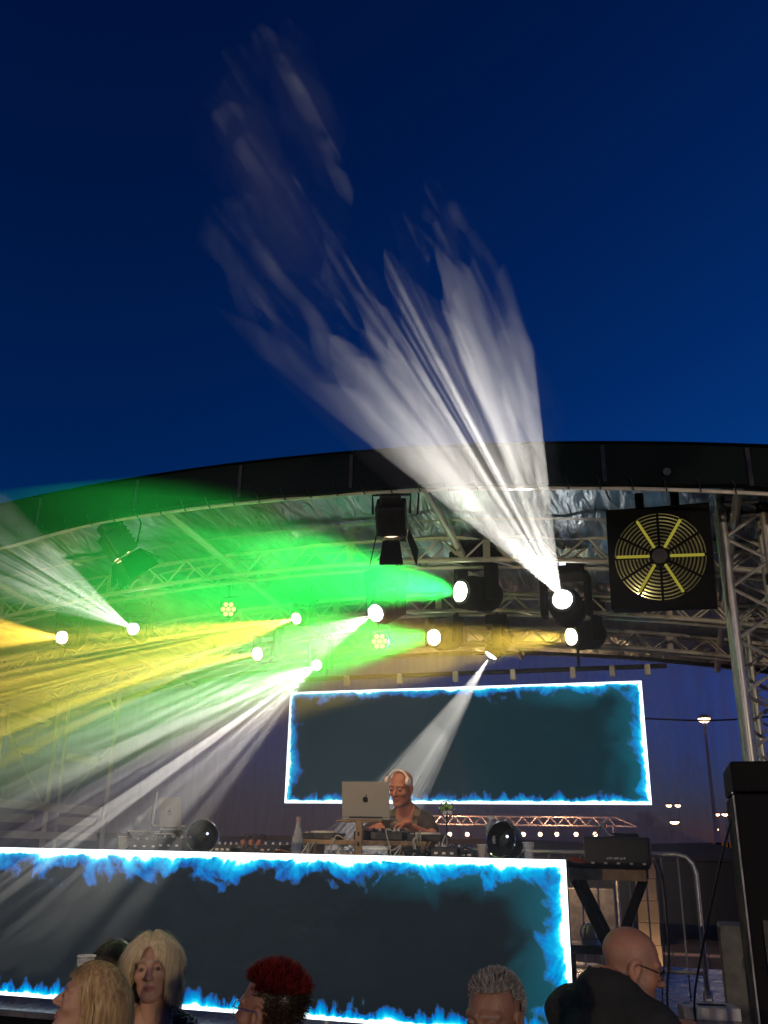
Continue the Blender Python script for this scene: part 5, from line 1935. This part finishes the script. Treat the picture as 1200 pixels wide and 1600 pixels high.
def person(label, head_c, face_yaw, head_pitch=0.0, head_roll=0.0, body_yaw=None, ground=0.0, skin=None, shirt=None, trousers=None,
           fem=0.0, bulk=1.0, fat=0.0, pose='down', neck_len=0.19, hair=None, hair_m=None, arms=None, lean=0.0, brow=True, stubble=0.0, hs=1.0, shave=0.0):
    """face_yaw: direction the face looks, as an angle from world +x; body built in local space facing +y"""
    hc = Vector(head_c)
    body_yaw = face_yaw if body_yaw is None else body_yaw
    fwd_b = Vector((math.cos(body_yaw), math.sin(body_yaw), 0))
    fl = Matrix.Rotation(body_yaw - math.pi / 2, 3, 'Z')
    Rh = Matrix.Rotation(face_yaw - math.pi / 2, 3, 'Z') @ Matrix.Rotation(head_pitch, 3, 'X') @ Matrix.Rotation(head_roll, 3, 'Y')
    neck_pt = hc + Rh @ Vector((0, -0.043, -neck_len)) * hs
    base = neck_pt - fwd_b * (0.02 + lean)
    base.z = ground
    t = thing('person', label, 'person', base)
    H = neck_pt.z - ground                     # height of the neck base
    k = H / 1.47
    Fi = fl.inverted()

    def loc(p):
        return np.array(Fi @ (Vector(p) - base))
    nb = loc(neck_pt)
    lx, ly = nb[0], nb[1]
    W = bulk

    def sh(x, y, z):          # spine leans towards the neck point
        u = max(0, (z / 1.47 - 0.62) / 0.38)
        return (x * k + lx * u, y * k + ly * u, z * k)
    hip, kne, ank = [], [], []
    ARM = {}
    for s in (-1, 1):
        shd = sh(s * 0.175 * (0.92 if fem else 1) * (0.5 + 0.5 * W), -0.012, 1.40)
        if arms and s in arms:
            elb, wri = [loc(q) for q in arms[s][:2]]
        else:
            elb = np.array(sh(s * 0.25 * (0.5 + 0.5 * W), -0.05, 1.12))
            wri = np.array(sh(s * 0.24 * (0.5 + 0.5 * W), 0.13, 0.93))
        ARM[s] = (np.array(shd), np.array(elb), np.array(wri))

    def torso(P, g=0.0):
        d = el(P, sh(0, 0.0, 1.24), ((0.165 * W + g) * k, (0.115 * W + g + 0.03 * fat) * k, (0.21 + g) * k))
        d = smin(d, el(P, sh(0, 0.01 + 0.03 * fat, 1.03), ((0.15 * W + g + 0.03 * fat) * k, (0.11 * W + g + 0.06 * fat) * k, (0.17 + g) * k)), 0.06)
        d = smin(d, el(P, sh(0, 0, 0.90), ((0.17 * W + g) * k, (0.115 * W + g) * k, (0.13 + g) * k)), 0.06)
        d = smin(d, rc(P, sh(-0.145 * W, -0.012, 1.40), sh(0.145 * W, -0.012, 1.40), (0.058 + 0.012 * (W - 1) * 4 + g) * k, (0.058 + 0.012 * (W - 1) * 4 + g) * k), 0.06)
        d = smin(d, rc(P, sh(0, -0.02, 1.38), sh(0, -0.005, 1.47), (0.085 * W + g * 0.6) * k, (0.056 + 0.012 * fat + g * 0.4) * k), 0.05)
        for s in (-1, 1):
            d = smin(d, rc(P, sh(s * 0.14 * W, -0.015, 1.405), sh(0, -0.03, 1.50), (0.050 * W + g) * k, (0.056 + 0.02 * fat + g * 0.5) * k), 0.05)
        if fem:
            Q = P.copy()
            Q[:, 0] = np.abs(Q[:, 0] - lx * 0.6) + lx * 0.6
            d = smin(d, el(Q, sh(0.075, 0.085, 1.24), ((0.06 + g) * k, (0.055 + g) * k, (0.06 + g) * k)), 0.04)
        return d

    def arms_f(P, g=0.0, frac=1.0):
        d = None
        for s in (-1, 1):
            a, e, w = ARM[s]
            ra = (0.052 * (0.6 + 0.4 * W) * (0.88 if fem else 1) + g) * k
            if frac < 1:
                e2 = a + (e - a) * frac
                q = rc(P, a, e2, ra * 1.06, ra * 1.02)
            else:
                q = smin(rc(P, a, e, ra, ra * 0.80), rc(P, e, w, ra * 0.82, ra * 0.5), 0.02)
            d = q if d is None else np.minimum(d, q)
        return d

    def legs_f(P, g=0.0):
        d = el(P, sh(0, 0, 0.90), ((0.172 * W + g) * k, (0.118 * W + g) * k, (0.12 + g) * k))
        for s in (-1, 1):
            h_, kn, an = sh(s * 0.088 * W, 0, 0.86), sh(s * 0.10 * W, 0.015, 0.48), sh(s * 0.105 * W, -0.02, 0.08)
            d = smin(d, smin(rc(P, h_, kn, (0.085 * W + g) * k, (0.056 * W + g) * k), rc(P, kn, an, (0.056 * W + g) * k, (0.04 + g) * k), 0.03), 0.05)
        return d

    sk = skin if skin is not None else 'skin'
    alls = [np.array(v) for s in (-1, 1) for v in ARM[s]]
    lo = np.min(alls + [np.array([-0.26 * W, -0.22 * W, 0.0])], 0) - 0.1
    hi = np.max(alls + [np.array([0.26 * W, 0.26 * W, H])], 0) + 0.1
    lo[2], hi[2] = -0.02, max(hi[2], H + 0.02)

    def body(P):
        d = smin(torso(P, -0.012), arms_f(P), 0.04)
        d = smin(d, legs_f(P, -0.012), 0.05)
        return d
    v1, f1_ = surface_nets(body, lo, hi, 0.017)
    # fine head, joined on at the neck inside the collar
    v2, f2_ = surface_nets(head_fn(fem, 0.9 if fem else 1.0, fat), (-0.105, -0.14, -0.235), (0.105, 0.14, 0.135), 0.0042)
    A = np.abs(v2[:, 0])
    lip = np.exp(-((v2[:, 2] + 0.0695) / 0.0085) ** 4) * np.exp(-(A / 0.022) ** 6) * (v2[:, 1] > 0.075)
    br = np.exp(-((v2[:, 2] - 0.0255 - 0.004 * np.cos(A * 70)) / 0.0052) ** 4) * np.exp(-((A - 0.031) / 0.021) ** 6) * (v2[:, 1] > 0.05) * (0.75 if brow else 0.0)
    stb = stubble * (1 / (1 + np.exp((v2[:, 2] + 0.055) / 0.008))) * (v2[:, 1] > 0.0) * (v2[:, 2] > -0.135)
    socket = 0.45 * np.exp(-((v2[:, 2] - 0.003) / 0.010) ** 2) * np.exp(-((A - 0.033) / 0.014) ** 2) * (v2[:, 1] > 0.05)  # socket shade put into the skin colour round the eyes
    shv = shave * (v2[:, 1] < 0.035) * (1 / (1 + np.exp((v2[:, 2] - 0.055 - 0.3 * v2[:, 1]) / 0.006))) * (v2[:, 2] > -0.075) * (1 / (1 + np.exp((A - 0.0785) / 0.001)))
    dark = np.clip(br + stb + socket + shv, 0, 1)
    Rn = np.array(Fi @ Rh)
    v2w = (v2 * hs) @ Rn.T + loc(hc)
    V, Fq = [v1, v2w], [f1_, f2_ + len(v1)]
    n0 = len(v1) + len(v2w)
    zer = np.zeros(len(v1))
    LIP, DRK = [zer, lip], [zer, dark]
    for s in (-1, 1):
        curl = arms[s][2] if arms and s in arms and len(arms[s]) > 2 else 0.45
        key = (round(curl, 2), s)
        if key not in HANDS:
            HANDS[key] = hand_mesh(curl, s * -1)
        hv, hf = HANDS[key]
        a, e, w = ARM[s]
        dirv = (w - e) / np.linalg.norm(w - e)
        if arms and s in arms and len(arms[s]) > 3:
            dirv = np.array(Fi @ Vector(arms[s][3]).normalized())
        z = -dirv
        pal = np.array([0, 0.3, -1.0]) if abs(dirv[2]) < 0.8 else np.array([-s * 1.0, 0.3, 0])
        pal = pal - z * (pal @ z)
        pal /= np.linalg.norm(pal)
        xx = np.cross(pal, z)
        Rr = np.stack([xx, pal, z], 1)
        hv2 = (hv * k * 0.98) @ Rr.T + w
        V.append(hv2)
        Fq.append(hf + n0)
        n0 += len(hv2)
        LIP.append(np.zeros(len(hv2)))
        DRK.append(np.zeros(len(hv2)))
    bo = blob_mesh('body', np.concatenate(V), np.concatenate(Fq), sk, t, {'lip': np.concatenate(LIP), 'dark': np.concatenate(DRK)}, lap=1)
    bo.rotation_euler = (0, 0, body_yaw - math.pi / 2)
    # clothes
    def shirt_f(P):
        d = smin(torso(P, 0.008), arms_f(P, 0.014, 0.62), 0.035)
        nk = rc(P, nb + np.array([0, 0.035, 0.10]), nb + np.array([0, 0.05, -0.012]), 0.085, 0.066 * (1.25 if fem else 1.05))
        d = smax(d, -nk, 0.012)
        wob = 0.004 * np.sin(P[:, 2] * 60 + 8 * P[:, 0]) * np.sin(P[:, 0] * 31)
        return smax(d + wob, 0.86 * k - P[:, 2], 0.02)
    vs_, fs_ = surface_nets(shirt_f, lo, hi, 0.0135)
    so = blob_mesh('shirt', vs_, fs_, shirt, t)
    so.rotation_euler = bo.rotation_euler
    vt, ft = surface_nets(lambda P: smax(legs_f(P, 0.012), P[:, 2] - 0.93 * k, 0.01), (-0.34 * W, -0.25 * W, -0.02), (0.34 * W, 0.25 * W, 1.0 * k), 0.02)
    to = blob_mesh('trousers', vt, ft, trousers, t)
    to.rotation_euler = bo.rotation_euler
    for s in (-1, 1):
        ax, ay, az = sh(s * 0.105 * W, -0.02, 0.08)
        vb, fb = surface_nets(lambda P: smax(smin(rc(P, (ax, ay - 0.02, 0.045), (ax + s * 0.02, ay + 0.15, 0.035), 0.045, 0.036), rc(P, (ax, ay, 0.04), (ax, ay, 0.12), 0.045, 0.05), 0.03), -P[:, 2], 0.008), (ax - 0.09, ay - 0.11, -0.012), (ax + 0.11, ay + 0.24, 0.2), 0.014)
        shoe = blob_mesh('shoe', vb, fb, 'black', t)
        shoe.rotation_euler = bo.rotation_euler
    # head-space helper for parts on the head
    hb_ = hc - base

    def toL(p):
        return np.asarray(p) * hs @ np.array(Rh).T + np.array(hb_)
    for s in (-1, 1):
        eb = MB().lathe([(0.001, -0.0105), (0.007, -0.008), (0.0105, 0.0), (0.007, 0.008), (0.0052, 0.0091), (0.001, 0.0105)], 12, Rh @ Matrix.Rotation(-math.pi / 2, 3, 'X'), Vector(toL((0.033 * s, 0.0802, -0.0005)))).build('eye', 'eye', t, True)
    if hair:
        hair(t, toL, np.array(Rh), hair_m)
    return t, toL, Rh


def eye_mat():
    m, nt, b = new_mat('eye_white')
    b.inputs['Base Color'].default_value = (0.12, 0.09, 0.075, 1)
    b.inputs['Roughness'].default_value = 0.12
    return m


MT['eye'] = eye_mat()


def cap_mesh(t, toL, m, grow=1.03, hairline=0.0):
    d = fib_dirs(10)
    n, mth = 26, 40
    V, Fc = [], []
    for i in range(n + 1):
        ph = math.pi * 0.66 * i / n
        for j in range(mth):
            th = 2 * math.pi * j / mth
            q = np.array([math.sin(ph) * math.cos(th), math.sin(ph) * math.sin(th), math.cos(ph)])
            V.append(q)
    V = np.array(V)
    ok = on_scalp(V / np.linalg.norm(V, axis=1, keepdims=True))
    P = toL(CRC + V * CRR * grow)
    for i in range(n):
        for j in range(mth):
            a, b2, c, e = i * mth + j, i * mth + (j + 1) % mth, (i + 1) * mth + (j + 1) % mth, (i + 1) * mth + j
            if ok[a] and ok[b2] and ok[c] and ok[e]:
                Fc.append((a, b2, c, e))
    return blob_mesh('hair_base', P, np.array(Fc), m, t, lap=0)


def long_hair(length=0.30, n=1500, fringe=False, wave=0.0, part=0.15, seed=1, face_open=0.058, wid=0.0022, back=False):
    def fn(t, toL, R, m):
        r = np.random.default_rng(seed)
        cap_mesh(t, toL, m, 1.015)
        d = fib_dirs(n * 2)
        d = d[on_scalp(d)]
        strands = []
        down = R.T @ np.array([0, 0, -1.0])
        for q in d:
            p = CRC + q * CRR * (1.02 + 0.09 * r.random())
            out = np.array([q[0], q[1] * (1.0 if q[1] < 0.25 else 0.25), 0])
            out[0] += 0.5 * (1 if q[0] > part * 0.3 else -1)
            out /= max(np.linalg.norm(out), 1e-6)
            if back:
                out = np.array([q[0] * 0.8, -0.6 - max(0, q[1]), 0])
                out /= np.linalg.norm(out)
            L = length * (0.82 + 0.3 * r.random())
            fr = fringe and q[1] > 0.45 and abs(q[0]) < 0.55
            if fr:
                out = np.array([(1 if q[0] > 0.05 else -1) * (0.9 + 0.4 * r.random()), 0.75, 0])
                out /= np.linalg.norm(out)
                L = 0.05 + 0.02 * r.random() + 0.16 * abs(q[0])
            steps = max(5, int(L / 0.014))
            pts, nr = [p.copy()], [q.copy()]
            fly = r.random() < 0.04
            off = 1.05 + 0.13 * r.random() + (0.10 + 0.12 * r.random() if fly else 0)
            ph = r.random() * 6.28
            for i in range(steps):
                u = i / steps
                w = max(0.0, 1 - i / 6.0)
                dr = down * (1 - 0.55 * w) + out * w * 0.9
                dr = dr / np.linalg.norm(dr)
                p = p + dr * 0.014 + r.normal(size=3) * (0.002 if fly else 0.0006)
                p[0] += wave * 0.004 * math.sin(ph + i * 0.8)
                for (c, rr) in ((CRC, CRR * off), (np.array([0, 0.025, -0.03]), np.array([0.066, 0.068, 0.09]) * off), (np.array([0, -0.04, -0.16]), np.array([0.068, 0.068, 0.10]) * off)):
                    e = np.linalg.norm((p - c) / rr)
                    if e < 1:
                        p = c + (p - c) / e
                if back and p[1] > 0.0 and p[2] < 0.06:
                    p[1] *= 0.6
                if not fr and p[1] > 0.015 and p[2] < 0.05:
                    lim = face_open
                    if abs(p[0]) < lim:
                        p[0] = math.copysign(lim, p[0] if abs(p[0]) > 1e-3 else q[0])
                pts.append(p.copy())
                g_ = p - np.array([0, -0.02, p[2] * 0.8])
                nr.append(g_ / max(np.linalg.norm(g_), 1e-6))
            strands.append((toL(np.array(pts)), np.array(nr) @ R.T, wid * (0.7 + 0.6 * r.random()) * (0.4 if fly else 1)))
        ribbons(strands, wid, 'hair', m, t)
    return fn


def short_hair(length=0.015, n=2600, up=0.5, seed=2, wid=0.0011, top=0.0, cut=None, jit=0.35, cap=True):
    def fn(t, toL, R, m):
        r = np.random.default_rng(seed)
        if cap:
            cap_mesh(t, toL, m, 1.015 + (0.03 if top else 0))
        d = fib_dirs(n * 2)
        d = d[on_scalp(d)]
        strands = []
        for q in d:
            if cut is not None and not cut(q):
                continue
            p = CRC + q * CRR * (1.0 + (0.05 if top else 0))
            L = length * (0.6 + 0.7 * r.random()) + top * max(0, q[2]) * (0.7 + 0.5 * r.random())
            nn = q / CRR
            nn /= np.linalg.norm(nn)
            dr = nn + np.array([0, -0.2, up]) + r.normal(size=3) * jit
            dr /= np.linalg.norm(dr)
            side = r.normal(size=3)
            side -= dr * (side @ dr)
            side /= np.linalg.norm(side)
            pts = [p, p + dr * L * 0.5, p + dr * L + np.array([0, -0.15, 0.0]) * L]
            strands.append((toL(np.array(pts)), np.tile(side, (3, 1)) @ R.T, wid))
        ribbons(strands, wid, 'hair', m, t)
    return fn


def glasses(t, toL, rim_m='black', lens=False):
    rim = MB()
    for s in (-1, 1):
        pts = [toL((s * 0.034 + 0.026 * math.cos(a) * (1.0), 0.101 - 0.010 * ((s * 0.034 + 0.026 * math.cos(a)) / 0.06) ** 2, 0.0 + 0.019 * math.sin(a))) for a in [i * math.pi / 10 for i in range(21)]]
        MB().path(pts, 0.0017, 6, False).build('glasses_rim', rim_m, t, True)
        if lens:
            v = [Vector(p) for p in pts[:-1]]
            MB().add(v, [tuple(range(len(v)))]).build('glasses_lens', lens, t)
        MB().path([toL((s * 0.061, 0.092, 0.006)), toL((s * 0.077, 0.05, 0.008)), toL((s * 0.083, -0.005, 0.01)), toL((s * 0.08, -0.03, -0.012))], 0.0017, 6).build('glasses_arm', rim_m, t, True)
    MB().path([toL((-0.009, 0.103, 0.005)), toL((0, 0.106, 0.008)), toL((0.009, 0.103, 0.005))], 0.0017, 6).build('glasses_bridge', rim_m, t, True)


def print_mat(name, c0, c1, scale, thr, rough=0.8):
    m, nt, b = new_mat(name)
    N, L = nt.nodes, nt.links
    b.inputs['Roughness'].default_value = rough
    tc = N.new('ShaderNodeTexCoord')
    n = N.new('ShaderNodeTexNoise')
    n.inputs['Scale'].default_value = scale
    n.inputs['Detail'].default_value = 2
    n.inputs['Distortion'].default_value = 1.2
    L.new(tc.outputs['Object'], n.inputs['Vector'])
    rp = N.new('ShaderNodeValToRGB')
    rp.color_ramp.elements[0].position, rp.color_ramp.elements[0].color = thr - 0.015, (*c0, 1)
    rp.color_ramp.elements[1].position, rp.color_ramp.elements[1].color = thr + 0.015, (*c1, 1)
    L.new(n.outputs[0], rp.inputs[0])
    L.new(rp.outputs[0], b.inputs['Base Color'])
    return m


SK_FAIR = skin_mat('skin_fair', (0.50, 0.31, 0.23))
SK_RED = skin_mat('skin_ruddy', (0.46, 0.20, 0.135))
SK_MID = skin_mat('skin_mid', (0.36, 0.22, 0.16))
SK_BALD = skin_mat('skin_tanned', (0.38, 0.20, 0.14))
SK_DARK = skin_mat('skin_brown_and_shaded', (0.24, 0.13, 0.09))
SH_BLACK = mat('black_cotton', (0.014, 0.017, 0.02), 0.9, 0, 0.3, 9, 0.5, 25)
SH_GREY = mat('charcoal_cotton', (0.035, 0.035, 0.037), 0.9, 0, 0.3, 9, 0.5, 25)
def dj_shirt():
    m = mat('dark_printed_cotton', (0.035, 0.035, 0.037), 0.9, 0, 0.3, 9, 0.5, 25)
    nt = m.node_tree
    N, L = nt.nodes, nt.links
    b = N['Principled BSDF']
    tc = N.new('ShaderNodeTexCoord')
    sp = N.new('ShaderNodeSeparateXYZ')
    L.new(tc.outputs['Object'], sp.inputs[0])
    mp = N.new('ShaderNodeMapping')
    mp.inputs['Scale'].default_value = (1, 0, 0.15)
    L.new(tc.outputs['Object'], mp.inputs[0])
    n = N.new('ShaderNodeTexNoise')
    n.inputs['Scale'].default_value = 95
    L.new(mp.outputs[0], n.inputs['Vector'])
    v = nm(N, L, 'GREATER_THAN', n.outputs[0], 0.42)
    rows = None
    for (z0, z1, w) in ((1.175, 1.225, 0.115), (1.115, 1.15, 0.10), (1.075, 1.095, 0.06)):
        q = nm(N, L, 'MULTIPLY', nm(N, L, 'GREATER_THAN', sp.outputs[2], z0), nm(N, L, 'LESS_THAN', sp.outputs[2], z1))
        q = nm(N, L, 'MULTIPLY', q, nm(N, L, 'LESS_THAN', nm(N, L, 'ABSOLUTE', sp.outputs[0]), w))
        rows = q if rows is None else nm(N, L, 'MAXIMUM', rows, q)
    v = nm(N, L, 'MULTIPLY', nm(N, L, 'MULTIPLY', v, rows), nm(N, L, 'GREATER_THAN', sp.outputs[1], 0.0))
    old = b.inputs['Base Color'].links[0].from_socket
    mx = N.new('ShaderNodeMix')
    mx.data_type = 'RGBA'
    L.new(nm(N, L, 'MULTIPLY', v, 0.8), mx.inputs['Factor'])
    L.new(old, mx.inputs['A'])
    mx.inputs['B'].default_value = (0.26, 0.22, 0.15, 1)
    L.new(mx.outputs['Result'], b.inputs['Base Color'])
    return m


SH_DJ = dj_shirt()
SH_PRINT = print_mat('black_white_print', (0.02, 0.02, 0.02), (0.55, 0.52, 0.47), 26, 0.52)
SH_NAVY = mat('navy_cotton', (0.02, 0.025, 0.05), 0.9, 0, 0.3, 9, 0.4, 25)
DENIM = mat('dark_denim', (0.03, 0.04, 0.07), 0.9, 0, 0.25, 30, 0.4, 200)
H_BLOND = hair_mat('hair_ash_blonde', (0.26, 0.165, 0.075), (0.72, 0.52, 0.28))
H_PALE = hair_mat('hair_pale_blonde', (0.62, 0.48, 0.28), (0.95, 0.83, 0.58))
H_RED = hair_mat('hair_dyed_red', (0.05, 0.005, 0.006), (0.26, 0.02, 0.02))
H_DARK = hair_mat('hair_dark_brown', (0.012, 0.009, 0.008), (0.045, 0.03, 0.022))
H_GREY = hair_mat('hair_grey', (0.09, 0.09, 0.09), (0.38, 0.37, 0.36))

deg = rad
# --- DJ behind the desk
djc = at(627, 1230, 6.4)
lw, rw_ = at(612, 1300, 5.72), at(590, 1302, 5.74)
tz_ = TZ + rh + 0.10
arms = {-1: (Vector((djc.x - 0.27, 6.26, 1.97)), Vector((rw_.x - 0.06, 5.98, tz_)), 0.5, Vector((0.3, -0.8, -0.35))),
        1: (Vector((djc.x + 0.29, 6.20, 1.98)), Vector((lw.x + 0.02, 5.97, tz_ + 0.01)), 0.5, Vector((-0.8, -0.4, -0.3)))}
# facing the crowd the figure's own left arm is on the picture's right, so swap sides
arms = {-1: arms[1], 1: arms[-1]}
dj, toL, Rh = person('DJ in dark printed T-shirt and white headphones leaning over the mixer', djc, deg(-104), deg(-16), deg(-4), deg(-92), DECK_Z,
                     SK_RED, SH_DJ, DENIM, bulk=1.06, arms=arms, lean=0.05, stubble=0.15, hair=None, hs=0.98)
# headphones worn up on the head
band = [toL((0.088 * math.cos(a), -0.02 + 0.02, 0.03 + 0.10 * math.sin(a))) for a in [math.pi * i / 16 for i in range(17)]]
MB().path([toL((0.09 * math.cos(a), 0.055 - 0.03 * math.sin(a), 0.03 + 0.099 * math.sin(a))) for a in [0.25 + (math.pi - 0.5) * i / 16 for i in range(17)]], 0.008, 8).build('headphone_band', 'white', dj, True)
for s in (-1, 1):
    MB().lathe([(0.001, -0.012), (0.026, -0.012), (0.03, 0.0), (0.026, 0.012), (0.001, 0.014)], 16, Rh @ Matrix.Rotation(s * math.pi / 2, 3, 'Y'), Vector(toL((s * 0.086, 0.045, 0.055)))).build('ear_cup', 'white', dj, True)

# --- crowd
straight = at(138, 1562, 3.2)
p1, toL1, R1 = person('woman with long straight blonde hair, head tipped back in profile', straight, deg(208), deg(14), 0, deg(165), 0.0, SK_FAIR, SH_NAVY, DENIM,
                      fem=1.0, bulk=0.9, hair=long_hair(0.38, 6500, seed=4, wid=0.0012, face_open=0.05, back=True), hair_m=H_BLOND)
fac = at(238, 1508, 3.6)
p2, toL2, R2 = person('woman with shoulder length pale blonde hair facing the camera, black and white shirt', fac, deg(-66), deg(-2), deg(4), deg(-68), 0.0, SK_FAIR, SH_PRINT, DENIM,
                      fem=1.0, bulk=0.95, hair=long_hair(0.25, 6500, fringe=True, wave=1.3, seed=9, wid=0.0011, face_open=0.060), hair_m=H_PALE)
beh = at(184, 1515, 3.95)
p6, toL6, R6 = person('dark haired person half hidden between the two blonde women', beh, deg(75), 0, 0, None, 0.0, SK_MID, SH_BLACK, DENIM,
                      fem=1.0, hair=long_hair(0.2, 900, seed=12), hair_m=H_DARK,
                      arms={1: (at(150, 1600, 3.8) + Vector((0.05, 0.02, -0.12)), at(133, 1566, 3.7), 0.9, Vector((0.05, -0.05, 1)))})
redc = at(420, 1580, 2.85)
RED_TOP = None
p3, toL3, R3 = person('person with short spiky red hair and glasses seen from behind', redc, deg(170), deg(4), 0, deg(125), 0.0, SK_DARK, SH_BLACK, DENIM,
                      fem=1.0, hair=short_hair(0.022, 4200, up=0.3, seed=6, wid=0.0010, cut=lambda q: q[2] < 0.6), hair_m=H_DARK)
short_hair(0.026, 7000, up=0.35, seed=16, wid=0.0010, top=0.006, cut=lambda q: q[2] > 0.3, jit=0.28, cap=False)(p3, toL3, np.array(R3), H_RED)
glasses(p3, toL3, 'chrome')
MB().lathe([(0.001, -0.012), (0.006, -0.008), (0.007, 0.004), (0.001, 0.012)], 10, None, Vector(toL3((-0.083, -0.004, -0.062)))).build('earring', mat('blue_stone', (0.02, 0.08, 0.6), 0.15, 0, 0.1, coat=1), p3, True)
MB().lathe([(0.001, -0.012), (0.006, -0.008), (0.007, 0.004), (0.001, 0.012)], 10, None, Vector(toL3((0.083, -0.004, -0.062)))).build('earring', mat('blue_stone', (0.02, 0.08, 0.6), 0.15, 0, 0.1, coat=1), p3, True)
gry = at(772, 1590, 3.0)
p4, toL4, R4 = person('man with short grey hair and shaded face in front of the burning panel corner', gry, deg(-108), deg(-8), 0, deg(-100), 0.0, SK_DARK, SH_BLACK, DENIM,
                      hair=short_hair(0.010, 3200, up=0.25, seed=8, top=0.006), hair_m=H_GREY)  # dark skin colour stands in for the shade on his face
bald = at(988, 1508, 3.45)
p5, toL5, R5 = person('bald heavy man in glasses and black T-shirt looking down to the side', bald, deg(18), deg(-16), 0, deg(48), 0.0, SK_BALD, SH_BLACK, DENIM,
                      bulk=1.28, fat=0.8, lean=0.02, stubble=0.4, hs=0.98, neck_len=0.12, shave=0.35,
                      arms={-1: (Vector((bald.x + 0.20, bald.y + 0.10, 1.2)), at(1050, 1606, 3.6), 0.6, Vector((0.7, 0.5, 0.1)))})
glasses(p5, toL5, 'black')
# the cup held up behind the straight haired woman
cp = thing('plastic_cup', 'clear plastic cup held up beside the straight haired woman', 'cup', at(130, 1538, 3.63))
MB().lathe([(0.001, 0.0), (0.027, 0.0), (0.038, 0.105), (0.040, 0.108), (0.0375, 0.108), (0.0265, 0.003), (0.001, 0.003)], 18).build('wall', 'clear', cp, True)
MB().lathe([(0.0365, 0.104), (0.0405, 0.107), (0.0365, 0.111)], 18).build('rim', 'white', cp, True)
